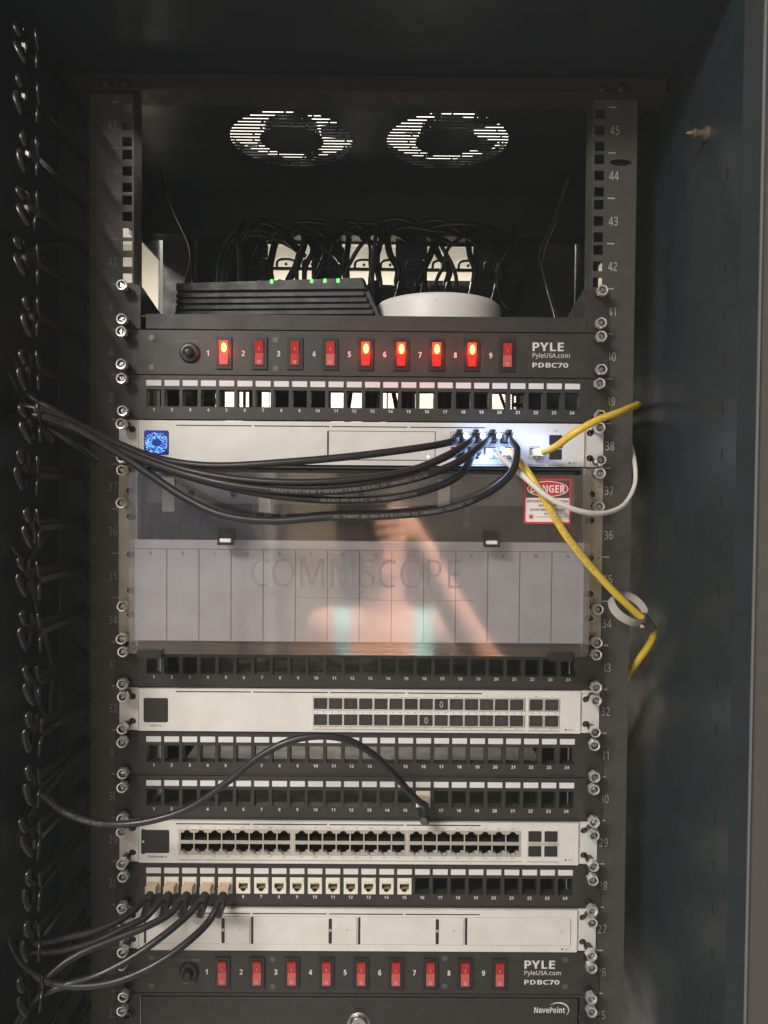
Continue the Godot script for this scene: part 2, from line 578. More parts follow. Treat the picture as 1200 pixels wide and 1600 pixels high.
func make_cabinet():
	var o := thing("server_cabinet", "tall black steel network cabinet that holds all the rack equipment", "cabinet")
	var s := B.new()
	s.box(300, 0, 157, 315, 2140, 160)      # front return of the side wall
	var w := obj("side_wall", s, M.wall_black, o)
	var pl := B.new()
	pl.plate(-700, 0, 157, 2110, -302, -300, [Rect2(-245, 1938, 55, 58)])  # opening added so the lit room wall shows through the rail holes
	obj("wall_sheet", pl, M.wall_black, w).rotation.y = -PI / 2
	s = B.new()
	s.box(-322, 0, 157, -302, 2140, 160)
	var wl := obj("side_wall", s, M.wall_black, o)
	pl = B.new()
	pl.plate(-700, 0, 157, 2110, 302, 304, [Rect2(-352, 1895, 164, 136)])  # larger added opening lets the bright room wall show
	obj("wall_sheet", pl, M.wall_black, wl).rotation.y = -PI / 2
	# a row of slots in the side wall's front fold
	s = B.new()
	for k in 26:
		var y := 1120 + k * 38.0
		s.box(299.5, y, 134, 299.9, y + 9, 136)
	var sl := obj("fold_slots", s, M.cavity, w)
	sl.set_meta("kind", "stuff")
	# spring latch on the side wall
	var lt := B.new()
	lt.lathe(Vector3(300, 0, 0), [[0.1, -26], [1.2, -25], [2.6, -20], [2.6, -17], [5.5, -17], [5.5, -15], [3.6, -15], [3.6, -5], [6.6, -5], [6.6, -3], [8, -3], [8, -0.3]], 20, Vector3(1, 0, 0))
	var sl2 := obj("spring_latch", lt, mat(0.22, 0.18, 0.12, 0.4, 0.6), w, Vector3(75, 2011.5, 96))
	sl2.scale = Vector3.ONE * 0.75
	# roof with two slotted round vents
	s = B.new()
	var holes := []
	for cx in [-88.0, 94.0]:
		for row in 19:
			var z := (row - 9) * 7.5
			var half := sqrt(maxf(72.0 * 72.0 - z * z, 0))
			if half < 8:
				continue
			var inner := sqrt(maxf(36.0 * 36.0 - z * z, 0)) if absf(z) < 36 else 0.0
			var spans := [[-half, half]] if inner < 6 else [[-half, -inner], [inner, half]]
			for sp in spans:
				var long: float = sp[1] - sp[0]
				var pieces := int(ceil(long / 46.0)) if inner < 6 else 1
				var shift := 0.5 if row % 2 else 0.0
				var cuts := [sp[0]]
				for k in pieces:
					var x: float = sp[0] + long * (k + 1 - shift * 0.5) / pieces
					if x < sp[1] - 4:
						cuts.append(x)
				cuts.append(sp[1])
				for k in cuts.size() - 1:
					holes.append(Rect2(cx + cuts[k] + 1.2, 147 + z - 2.35, cuts[k + 1] - cuts[k] - 2.4, 4.7))
	s.plate(-332, -157, 302, 332, 0, 1.6, holes)
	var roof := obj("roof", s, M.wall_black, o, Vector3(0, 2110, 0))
	roof.rotation.x = -PI / 2
	# cross beams under the roof
	s = B.new()
	s.box(-298, 2088.5, -22, 298, 2109.5, -2)
	s.box(-298, 2088.5, -2, 298, 2091, 8)
	obj("top_beam", s, M.black, o)
	s = B.new()
	s.box(-330, 2052, -330, 300, 2109.5, -302)
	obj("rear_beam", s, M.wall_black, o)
	s = B.new()
	for x in [-255, -236, 236, 255]:
		s.lathe(Vector3(x, 2098, -2), [[5.5, 0], [5.2, 2.5], [3, 4], [0.1, 4.4]], 16)
	var bs := obj("beam_bolts", s, M.dark_steel, o)
	bs.set_meta("kind", "stuff")
	for side in [-1, 1]:
		rail(o, side)


func rail(cab: Node3D, side: int):
	var s := B.new()
	var holes := []
	for n in range(22, 46):
		for d in [6.35, 22.22, 38.1]:
			var y: float = 80 + (n - 1) * UNIT + d
			holes.append(Rect2(side * 233.0 - 4.8, y - 4.8, 9.6, 9.6))
	var x0: float = minf(side * 226.5, side * 270.0)
	s.plate(x0, 80, x0 + 43.5, 2088, -2, 0, holes, [[side * 254.0, 2026.5, 11, 3.4]] if side > 0 else [])
	s.box(minf(side * 226.5, side * 228.5), 80, -26, maxf(side * 226.5, side * 228.5), 2088, -2.01)
	s.box(minf(side * 268, side * 270), 80, -60, maxf(side * 268, side * 270), 2088, -2.01)
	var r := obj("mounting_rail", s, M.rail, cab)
	for n in range(24, 47):
		var y: float = 80 + (n - 1) * UNIT
		var t := B.new()
		t.slab(side * 245.2 - 3.6, y - 0.6, side * 245.2 + 3.6, y + 0.6, 0.02, 0.12)
		obj("tick_mark", t, M.print_rail if side > 0 else M.print_dim, r)  # left rail's print coloured darker, standing for its shade
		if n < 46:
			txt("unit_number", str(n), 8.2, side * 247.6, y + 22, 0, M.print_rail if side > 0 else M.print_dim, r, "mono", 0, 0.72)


# ------------------------------------------------------------------ shared small parts
const ORDINAL := ["first", "second", "third", "fourth", "fifth", "sixth", "seventh", "eighth", "ninth", "tenth", "eleventh", "twelfth", "thirteenth", "fourteenth", "fifteenth"]
var bolt_mesh: ArrayMesh
var bolt_head: ArrayMesh
var bolt_core: ArrayMesh


func bolts(parent: Node3D, ys: Array):
	if bolt_mesh == null:
		var b := B.new()
		b.disc(0, 0, 3.9, 2.1, 13.4, 16)
		bolt_mesh = b.mesh()
		b = B.new()
		var hexo := PackedVector2Array()
		var circ := PackedVector2Array()
		var circ2 := PackedVector2Array()
		for k in 24:
			var a := TAU * k / 24
			var sector := fposmod(a, PI / 3) - PI / 6
			hexo.append(Vector2(cos(a), sin(a)) * 5.0 / cos(sector))
			circ.append(Vector2(cos(a), sin(a)) * 4.9)
			circ2.append(Vector2(cos(a), sin(a)) * 3.7)
		b.ring(hexo, circ2, 13.5, 18.8)
		for k in 24:
			var j := (k + 1) % 24
			b.flat4(Vector3(hexo[k].x, hexo[k].y, 18.8), Vector3(hexo[j].x, hexo[j].y, 18.8), Vector3(circ[j].x, circ[j].y, 20), Vector3(circ[k].x, circ[k].y, 20), Vector3(0, 0, 15))
			b.quad(Vector3(circ[k].x, circ[k].y, 20), Vector3(circ[j].x, circ[j].y, 20), Vector3(circ2[j].x, circ2[j].y, 19.7), Vector3(circ2[k].x, circ2[k].y, 19.7), Vector3(-circ[k].x * 0.03, -circ[k].y * 0.03, 1).normalized())
			b.quad(Vector3(circ2[k].x, circ2[k].y, 19.7), Vector3(circ2[j].x, circ2[j].y, 19.7), Vector3(circ2[j].x, circ2[j].y, 15), Vector3(circ2[k].x, circ2[k].y, 15), Vector3(-circ2[k].x, -circ2[k].y, 0).normalized())
		bolt_head = b.mesh()
		b = B.new()
		b.disc(0, 0, 3.4, 13, 17.2, 18, 1.0)
		b.box(-2.6, -0.6, 17.0, 2.6, 0.6, 18.4)
		bolt_core = b.mesh()
	for y in ys:
		for x in [-232.4, 232.4]:
			var o := obj("mounting_bolt", bolt_mesh, M.dark_steel, parent, Vector3(x + rng.randf_range(-0.6, 0.6), y + rng.randf_range(-0.5, 0.5), rng.randf_range(-1.0, 1.0)))
			o.rotation = Vector3(rng.randf_range(-0.03, 0.03), rng.randf_range(-0.03, 0.03), rng.randf_range(0, TAU))
			obj("bolt_head", bolt_head, M.chrome, o)
			obj("bolt_core", bolt_core, M.steel, o)


var cross_screw: ArrayMesh
var cage_rim: ArrayMesh


func screws(parent: Node3D, spots: Array, m: Material, z := 2.0):
	if cross_screw == null:
		var b := B.new()
		b.hoop(0, 0, 2.9, 2.2, 0, 0.7, 18)
		b.disc(0, 0, 2.3, 0, 0.5, 18)
		for a in [0.0, PI / 2]:
			var d := Vector2(cos(a + 0.5), sin(a + 0.5))
			var e := Vector2(-d.y, d.x) * 0.35
			b.prism(PackedVector2Array([d * 1.7 + e, -d * 1.7 + e, -d * 1.7 - e, d * 1.7 - e]), 0.5, 0.75 + a * 0.02)
		cross_screw = b.mesh()
	for p in spots:
		var o := obj("cover_screw", cross_screw, m, parent, Vector3(p[0], p[1], z))
		o.rotation.z = rng.randf_range(0, TAU)


# ------------------------------------------------------------------ patch panels
func patch_panel(n: int, label: String, strips := true) -> Node3D:
	var o := thing("patch_panel", label, "patch panel", rack(n), "24 port patch panels")
	var holes := []
	for k in 24:
		holes.append(Rect2(-213.4 + k * 18.05, 13.2, 14.5, 16.7))
	var b := B.new()
	b.plate(-222, 0.5, 222, 43.7, -9, 2, holes)
	b.box(-222, 0.5, 2, 222, 1.6, 3.2)
	for s in [-1, 1]:
		b.box(minf(s * 222.01, s * 245), 0.5, 0.2, maxf(s * 222.01, s * 245), 43.7, 2)
	obj("faceplate", b, M.panel, o)
	var t := B.new()
	t.slab(0, 0, 14.9, 5.6, 2.01, 2.35, 0.4, 0.1)
	var tm := t.mesh()
	var fr := B.new()
	# the lip at the side of each opening that catches light
	fr.box(0, 0, -9.5, 0.7, 16.7, 2.4)
	var frm := fr.mesh()
	for k in 24:
		var x := -213.4 + k * 18.05
		if strips:
			obj("label_strip", tm, M.tag, o, Vector3(x - 0.2, 33.4, rng.randf_range(0, 0.08)))
		txt("port_number", str(k + 1), 3.0, x + 7.2, 10.0, 2, M.print, o, "bold")
		if k > 0:
			obj("port_edge", frm, M.black, o, Vector3(x - 1.1, 13.2, 0))
	bolts(o, [6.35, 38.1])
	return o


var jack_mesh: ArrayMesh
var jack_in: ArrayMesh


func keystone_jack(n: int, k: int, label: String):
	var p := rack(n) + Vector3(-213.4 + (k - 1) * 18.05, 13.2, 0) * MM
	var o := thing("keystone_jack", label, "jack", p, "white keystone jacks")
	if jack_mesh == null:
		var b := B.new()
		b.plate(0.15, 0.15, 14.35, 16.55, -14, 2.6, [Rect2(2.6, 5.4, 9.2, 5.6), Rect2(4.4, 3.6, 5.6, 1.8), Rect2(5.6, 2.4, 3.2, 1.2)], [], false)
		b.slab(0.6, 12.6, 13.9, 15.9, 2.6, 3.2, 0.6, 0.3)
		jack_mesh = b.mesh()
		b = B.new()
		for s in [[2.6, 5.4, 11.8, 11.0], [4.4, 3.6, 10.0, 5.4], [5.6, 2.4, 8.8, 3.6]]:
			b.quad(Vector3(s[0], s[1], 2.4), Vector3(s[0], s[3], 2.4), Vector3(s[0], s[3], -9), Vector3(s[0], s[1], -9), Vector3(1, 0, 0))
			b.quad(Vector3(s[2], s[1], 2.4), Vector3(s[2], s[3], 2.4), Vector3(s[2], s[3], -9), Vector3(s[2], s[1], -9), Vector3(-1, 0, 0))
			b.quad(Vector3(s[0], s[1], -9), Vector3(s[2], s[1], -9), Vector3(s[2], s[3], -9), Vector3(s[0], s[3], -9), Vector3(0, 0, 1))
		b.quad(Vector3(2.6, 11, 2.4), Vector3(11.8, 11, 2.4), Vector3(11.8, 11, -9), Vector3(2.6, 11, -9), Vector3(0, -1, 0))
		b.quad(Vector3(2.6, 5.4, 2.4), Vector3(11.8, 5.4, 2.4), Vector3(11.8, 5.4, -9), Vector3(2.6, 5.4, -9), Vector3(0, 1, 0))
		jack_in = b.mesh()
	obj("body", jack_mesh, M.jack, o)
	obj("socket", jack_in, mat(0.28, 0.22, 0.12, 0.5), o)
	var g := B.new()
	for i in 8:
		g.box(3.4 + i * 1.0, 8.6, -8, 3.9 + i * 1.0, 10.8, 0.5)
	var c := obj("contacts", g, M.gold, o)
	c.set_meta("kind", "stuff")


# ------------------------------------------------------------------ power strips
func power_strip(n: int, label: String, lit: Array, wear_glare: Array):  # last list: switches with glare painted into their lower halves
	var o := thing("power_strip", label, "power strip", rack(n), "nine switch rack power strips")
	var b := B.new()
	b.slab(-245, 0.4, 245, 43.9, 0.2, 2, 0.8, 0.3)
	b.box(-215, 1.5, -140, 215, 43, 0.1)
	obj("faceplate", b, M.panel, o)
	var fm := B.new()
	var po := PackedVector2Array([Vector2(-7.6, -15.6), Vector2(7.6, -15.6), Vector2(7.6, 15.6), Vector2(-7.6, 15.6)])
	var pi_ := PackedVector2Array([Vector2(-4.6, -12.0), Vector2(4.6, -12.0), Vector2(4.6, 12.0), Vector2(-4.6, 12.0)])
	fm.ring(po, pi_, 2.01, 4.0)
	fm.box(-4.6, -12, 2.01, 4.6, 12, 2.4)
	var fmesh := fm.mesh()
	var up := B.new()   # the rocker: two tilted faces
	up.flat4(Vector3(-4.2, 0.4, 4.2), Vector3(4.2, 0.4, 4.2), Vector3(4.2, 11.6, 6.4), Vector3(-4.2, 11.6, 6.4), Vector3(0, 0, 0))
	up.box(-4.2, 0.4, 2.4, 4.2, 11.6, 4.1)
	up.flat4(Vector3(-4.2, 11.6, 4.1), Vector3(4.2, 11.6, 4.1), Vector3(4.2, 11.6, 6.4), Vector3(-4.2, 11.6, 6.4), Vector3.ZERO)
	for s in [-4.2, 4.2]:
		up.tri(Vector3(s, 0.4, 4.2), Vector3(s, 11.6, 4.1), Vector3(s, 11.6, 6.4), Vector3(signf(s), 0, 0))
	var umesh := up.mesh()
	var dn := B.new()
	dn.flat4(Vector3(-4.2, 0.2, 4.2), Vector3(4.2, 0.2, 4.2), Vector3(4.2, -11.6, 5.4), Vector3(-4.2, -11.6, 5.4), Vector3(0, 0, 0))
	dn.flat4(Vector3(-4.2, -11.6, 2.4), Vector3(4.2, -11.6, 2.4), Vector3(4.2, -11.6, 5.4), Vector3(-4.2, -11.6, 5.4), Vector3(0, 0, 0))
	dn.flat4(Vector3(-4.2, 0.2, 2.4), Vector3(4.2, 0.2, 2.4), Vector3(4.2, 0.2, 4.2), Vector3(-4.2, 0.2, 4.2), Vector3(0, -5, 3))
	for s in [-4.2, 4.2]:
		dn.flat4(Vector3(s, 0.2, 2.4), Vector3(s, 0.2, 4.2), Vector3(s, -11.6, 5.4), Vector3(s, -11.6, 2.4), Vector3.ZERO)
	var dmesh := dn.mesh()
	var hot := B.new()
	hot.disc(0, 0, 2.7, 0, 0.5, 16, 0.2, 4.8)
	var hmesh := hot.mesh()
	for k in 9:
		var x := -136.6 + k * 35.03
		var sw := obj("rocker_switch", fmesh, M.plastic, o, Vector3(x, 21.6, 0))
		if lit.has(k + 1):
			var c := obj("switch_lamp_cap", umesh, M.red_lit, sw)
			obj("switch_lamp_cap", dmesh, M.red, sw)
			var h := obj("switch_lamp_glow", hmesh, M.red_hot, sw, Vector3(0.3, 5.2, 5.0))
			h.rotation.x = 0.19
			var l := OmniLight3D.new()
			l.name = "switch_lamp_light"
			l.light_color = Color(1.0, 0.18, 0.06)
			l.light_energy = 0.0007
			l.light_size = 0.003
			l.omni_range = 3.0
			l.omni_attenuation = 2.0
			l.shadow_enabled = true
			sw.add_child(l)
			l.position = Vector3(0, 3.0, 11.0) * MM
			c.set_meta("label", "red rocker cap glowing orange")
		else:
			obj("rocker_cap", umesh, M.red, sw)
			obj("rocker_cap", dmesh, M.red_glare if wear_glare.has(k + 1) else M.red, sw)
			txt("on_mark", "I", 2.4, 0, 4.2, 5.5, M.red_print, sw, "sans")
		var ring_ := B.new()
		ring_.hoop(0, 0, 1.5, 1.1, 0, 0.15, 16)
		var zr := obj("off_mark", ring_, M.red_print if not lit.has(k + 1) else M.red_hot, sw, Vector3(0, -8.4, 5.15))
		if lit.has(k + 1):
			zr.material_override = M.red_glare
		zr.rotation.x = -0.1
		txt("switch_number", str(k + 1), 5.4, x - 16.2, 21.6, 2, M.print, o, "bold", 0, 0.85)
	# reset breaker
	var rb := B.new()
	rb.lathe(Vector3.ZERO, [[9.8, 2], [9.8, 4], [8.4, 5.6], [6.6, 5.8], [6.4, 4.6], [5.0, 4.6], [4.6, 9.5], [3.9, 11], [2.2, 11.8], [0.1, 12]], 28)
	obj("reset_button", rb, M.plastic, o, Vector3(-170.5, 21.4, 0))
	txt("printed_words", "PUSH TO RESET", 1.9, -170.5, 33.4, 2, M.print_dim, o, "sans", 0, 1.25)
	txt("printed_words", "15AMPS", 1.9, -170.5, 10.2, 2, M.print_dim, o, "sans", 0, 1.1)
	# maker's mark and type
	txt("maker_mark", "PYLE", 8.3, 168.8, 30.7, 2, M.print, o, "bold", 1, 1.25).scale.x *= 1.0
	txt("maker_address", "PyleUSA.com", 4.2, 168.9, 21.6, 2, M.print, o, "sans", 1, 1.1)
	txt("type_mark", "PDBC70", 4.6, 168.9, 12.6, 2, M.print, o, "bold", 1, 1.55)
	screws(o, [[-208.3, 36.2], [-208.3, 7.2], [-85.8, 35.0], [-85.8, 7.0]], M.screw)
	if n < 30:
		screws(o, [[88.1, 36.8], [88.4, 8.3], [210.0, 36.2], [210.3, 8.4]], M.screw)
	bolts(o, [6.35, 38.1])


# ------------------------------------------------------------------ white switches and gateway
func white_body(n: int, called: String, label: String, category: String, holes: Array, deep: float, walls := true) -> Node3D:
	var o := thing(called, label, category, rack(n))
	var b := B.new()
	b.plate(-220, 0.9, 220.8, 43.4, 0.5, 5, holes, [], walls)
	obj("faceplate", b, M.white, o)
	b = B.new()
	b.box(-219, 1.4, -deep, 219.6, 42.9, -12)
	b.box(-219, 1.4, -12, -217, 42.9, 0.4)
	b.box(217.6, 1.4, -12, 219.6, 42.9, 0.4)
	b.box(-217, 1.4, -12, 217.6, 2.4, 0.4)
	b.box(-217, 41.9, -12, 217.6, 42.9, 0.4)
	obj("chassis", b, M.chassis, o)
	for s in [-1, 1]:
		b = B.new()
		b.plate(minf(s * 222, s * 240.5), 0.8, maxf(s * 222, s * 240.5), 43.6, 0.2, 2, [], [[s * 227.5, 9.6, 3.6, 3.4], [s * 227.5, 34.6, 3.6, 3.4]])
		b.box(minf(s * 221, s * 222.0), 0.8, -40, maxf(s * 221, s * 222.0), 43.6, 3.4)
		obj("ear_bracket", b, M.ear, o)
	# thin vent slits under the top edge
	for k in 4:
		b = B.new()
		var x := -183.2 + k * 77.0
		b.slab(x, 38.2, x + 74.6, 39.3, 5.01, 5.06, 0.4)
		var sl := obj("vent_slit", b, M.slit, o)
		if n == 32 or n == 29:
			sl.position.y = 0.0019
	bolts(o, [6.35, 38.1])
	return o


func rj45_cavity(up: bool) -> ArrayMesh:
	var b := B.new()
	var zf := 4.9
	var zb := -9.0
	var f := 1.0 if up else -1.0
	for s in [[-6.3, -5.0, 6.3, 2.6], [-3.4, 2.6, 3.4, 4.0], [-2.0, 4.0, 2.0, 5.2]]:
		var y0: float = minf(s[1] * f, s[3] * f)
		var y1: float = maxf(s[1] * f, s[3] * f)
		b.quad(Vector3(s[0], y0, zf), Vector3(s[0], y1, zf), Vector3(s[0], y1, zb), Vector3(s[0], y0, zb), Vector3(1, 0, 0))
		b.quad(Vector3(s[2], y0, zf), Vector3(s[2], y1, zf), Vector3(s[2], y1, zb), Vector3(s[2], y0, zb), Vector3(-1, 0, 0))
		b.quad(Vector3(s[0], y0, zb), Vector3(s[2], y0, zb), Vector3(s[2], y1, zb), Vector3(s[0], y1, zb), Vector3(0, 0, 1))
	b.quad(Vector3(-6.3, -5 * f, zf), Vector3(6.3, -5 * f, zf), Vector3(6.3, -5 * f, zb), Vector3(-6.3, -5 * f, zb), Vector3(0, f, 0))
	return b.mesh()


func rj45_holes(x: float, y: float, up: bool) -> Array:
	var f := 1.0 if up else -1.0
	var out := []
	for s in [[-6.3, -5.0, 6.3, 2.6], [-3.4, 2.6, 3.4, 4.0], [-2.0, 4.0, 2.0, 5.2]]:
		var y0: float = minf(s[1] * f, s[3] * f)
		out.append(Rect2(x + s[0], y + y0, s[2] - s[0], absf(s[3] - s[1])))
	return out


func sfp_plug() -> ArrayMesh:
	var b := B.new()
	b.slab(-6.6, -5.4, 6.6, 5.4, 2, 5.9, 1.0, 0.5)
	return b.mesh()


func gateway():
	var holes := []
	var ports := []
	for c in 4:
		for r in 2:
			ports.append([95.5 + c * 16.0, 28.2 - r * 13.4, r == 0])
	ports.append([173.6, 14.6, false])
	for p in ports:
		holes.append_array(rj45_holes(p[0], p[1], p[2]))
	var o := white_body(38, "gateway", "white rack gateway with glowing blue square screen and nine network ports", "gateway", holes, 260, false)
	var cup := rj45_cavity(true)
	var cdn := rj45_cavity(false)
	for p in ports:
		var e := obj("ethernet_port", cup if p[2] else cdn, M.cavity, o, Vector3(p[0], p[1], 0))
		var fr := B.new()
		var po := PackedVector2Array([Vector2(-7.6, -6.4), Vector2(7.6, -6.4), Vector2(7.6, 6.4), Vector2(-7.6, 6.4)])
		var pj := PackedVector2Array([Vector2(-7.0, -5.8), Vector2(7.0, -5.8), Vector2(7.0, 5.8), Vector2(-7.0, 5.8)])
		fr.ring(po, pj, 5.01, 5.15)
		obj("port_outline", fr, M.ink_grey, e)
	# touch screen with a ring of bright specks on blue
	var im := Image.create(128, 128, false, Image.FORMAT_RGB8)
	var r2 := RandomNumberGenerator.new()
	r2.seed = 11
	for y in 128:
		for x in 128:
			im.set_pixel(x, y, Color(0.04, 0.10, 0.46))
	for k in 330:
		var a := r2.randf_range(0, TAU)
		var d := r2.randf_range(26, 72)
		var c := Vector2(clampf(64 + cos(a) * d, 5, 118), clampf(64 + sin(a) * d * 0.8, 5, 118))
		var col := Color(0.1, 0.5, 1.0).lerp(Color(0.75, 0.95, 1.0), r2.randf())
		im.fill_rect(Rect2i(int(c.x) - 1, int(c.y) - 1, r2.randi_range(3, 8), r2.randi_range(2, 6)), col)
	var tex := ImageTexture.create_from_image(im)
	var sm := mat(0.01, 0.02, 0.08, 0.15)
	sm.emission_enabled = true
	sm.emission_operator = BaseMaterial3D.EMISSION_OP_MULTIPLY
	sm.emission = Color.WHITE
	sm.emission_texture = tex
	sm.emission_energy_multiplier = 1.25
	var b := B.new()
	b.slab(-214.8, 9.3, -190.4, 33.5, 5.01, 5.5, 2.0, 0.2)
	obj("screen_bezel", b, M.slit, o)
	var q := SurfaceTool.new()
	q.begin(Mesh.PRIMITIVE_TRIANGLES)
	for c in [[0, 0], [1, 1], [1, 0], [0, 0], [0, 1], [1, 1]]:
		q.set_normal(Vector3(0, 0, 1))
		q.set_uv(Vector2(c[0], 1 - c[1]))
		q.add_vertex(Vector3(-214.2 + c[0] * 23.2, 9.9 + c[1] * 23.0, 5.56) * MM)
	obj("touch_screen", q.commit(), sm, o)
	# drive bay door
	b = B.new()
	var po2 := PackedVector2Array([Vector2(-33.2, 5.6), Vector2(73.4, 5.6), Vector2(73.4, 34.7), Vector2(-33.2, 34.7)])
	var pi2 := PackedVector2Array([Vector2(-32.2, 6.4), Vector2(72.8, 6.4), Vector2(72.8, 34.1), Vector2(-32.2, 34.1)])
	b.ring(po2, pi2, 5.01, 5.06)
	obj("drive_bay_gap", b, M.slit, o)
	b = B.new()
	b.slab(-32.2, 6.4, 72.8, 34.1, 5.01, 5.5, 0.4, 0.3)
	obj("drive_bay_door", b, M.white, o)
	b = B.new()
	b.slab(-34.0, 6.0, -32.4, 34.4, 5.07, 5.12)
	obj("drive_bay_latch", b, M.slit, o)
	b = B.new()
	b.disc(66, 9.6, 0.7, 5.5, 5.7, 10)
	obj("bay_led", b, M.led_white, o)
	var sp := sfp_plug()
	for y in [27.0, 13.0]:
		obj("fibre_slot", sp, M.cavity, o, Vector3(192.4, y, -0.6))
	b = B.new()
	b.box(185.6, 19.0, 5.01, 199.2, 21.2, 5.3)
	obj("slot_divider", b, M.slit, o)
	for g in [[83.6, 150.6], [164.0, 182.4], [184.5, 200.0]]:
		b = B.new()
		b.slab(g[0], 1.5, g[1], 2.9, 5.01, 5.05, 0.5)
		obj("speed_bar", b, M.groove, o)
	dot_reset(o, 206.6, 4.6)
	txt("port_print", "10 O", 1.5, 192.4, 36.3, 5, M.ink_grey, o)
	txt("port_print", "9 O", 1.5, 173.6, 5.3, 5, M.ink_grey, o)
	txt("port_print", "11", 1.5, 192.4, 5.0, 5, M.ink_grey, o)


func dot_reset(o: Node3D, x: float, y: float):
	var b := B.new()
	b.disc(x, y, 0.95, 5.01, 5.08, 14)
	obj("reset_hole", b, M.slit, o)
	txt("reset_print", "RESET", 1.25, x + 2.6, y, 5, M.ink_grey, o, "sans", 1)


func sfp_cell(o: Node3D, x: float, y: float, pm: ArrayMesh, m: Material, mark: float):
	var p := obj("fibre_dust_plug", pm, m, o, Vector3(x, y, 0))
	if cage_rim == null:
		var cr := B.new()
		var ro := PackedVector2Array([Vector2(-7.35, -6.3), Vector2(7.35, -6.3), Vector2(7.35, 6.3), Vector2(-7.35, 6.3)])
		var ri := PackedVector2Array([Vector2(-6.85, -5.85), Vector2(6.85, -5.85), Vector2(6.85, 5.85), Vector2(-6.85, 5.85)])
		cr.ring(ro, ri, 5.21, 6.3)
		cage_rim = cr.mesh()
	obj("cage_rim", cage_rim, M.chrome, p)
	if mark > 0:
		var b := B.new()
		b.hoop(0, 0, 1.6, 1.1, 5.92, 6.05, 18, 1.9)
		var mm_ = M.print if mark > 0.9 else M.mark_dim
		obj("plug_mark", b, mm_, p)


func middle_strip(o: Node3D, x0: float, x1: float, columns: int):
	var b := B.new()
	b.box(x0, 19.2, 5.01, x1, 23.0, 5.5)
	obj("link_strip", b, M.tag, o)
	var t := B.new()
	var w := (x1 - x0) / columns
	for c in columns:
		for s in [-1, 1]:
			var cx: float = x0 + (c + 0.5) * w + s * 3.6
			t.prism(PackedVector2Array([Vector2(cx - 0.7, 21.1 - s * -0.6), Vector2(cx + 0.7, 21.1 - s * -0.6), Vector2(cx, 21.1 + s * -0.7)]), 5.5, 5.56)
	var d := obj("link_marks", t, M.ink, o)
	d.set_meta("kind", "stuff")


func fibre_switch():
	var o := white_body(32, "fibre_switch", "white rack switch with two long rows of dark square fibre slots", "network switch", [], 255)
	var b := B.new()
	b.slab(-215.4, 9.6, -191.0, 34.0, 5.01, 5.5, 1.8, 0.3)
	obj("display", b, M.slit, o)
	b = B.new()
	for i in 7:
		for j in 9:
			b.box(-214.2 + i * 3.2 + (j % 2) * 1.6, 11 + j * 2.5, 5.5, -212.2 + i * 3.2 + (j % 2) * 1.6, 11.6 + j * 2.5, 5.6)
	var dp := obj("display_pattern", b, M.ink, o)
	dp.set_meta("kind", "stuff")
	txt("model_print", "USW Pro", 1.9, -203.5, 6.2, 5, M.ink, o, "sans", 0, 1.15)
	b = B.new()
	b.slab(-46.8, 7.2, 166.0, 36.6, 5.01, 5.2, 0.8)
	b.slab(168.4, 7.2, 200.2, 36.6, 5.01, 5.2, 0.8)
	obj("slot_field", b, M.port_metal, o)
	var pm := sfp_plug()
	var soft := mat(0.034, 0.031, 0.029, 0.5)
	var soft2 := mat(0.028, 0.026, 0.024, 0.55)
	for c in 16:
		var x := -38.9 + c * 15.07 if c < 14 else 176.5 + (c - 14) * 15.6
		for r in 2:
			var mark := 0.0
			if (c == 8 and r == 0) or (c == 7 and r == 1):
				mark = 1.0
			elif c in [9, 10, 11, 12, 15] or (c in [1, 2] and r == 0):
				mark = 0.5
			sfp_cell(o, x, 29.6 if r == 0 else 13.4, pm, soft if (c * 3 + r) % 2 else soft2, mark)
			txt("port_print", str(c * 2 + 1 + r), 1.3, x, 38.0 if r == 0 else 5.4, 5, M.ink_grey, o)
	middle_strip(o, -46.4, 165.8, 14)
	middle_strip(o, 168.8, 200.0, 2)
	for g in [[-46, 165.6], [169, 199.8]]:
		b = B.new()
		b.slab(g[0], 2.9, g[1], 4.1, 5.01, 5.05, 0.4)
		obj("speed_bar", b, M.groove, o)
	dot_reset(o, 206.6, 4.8)


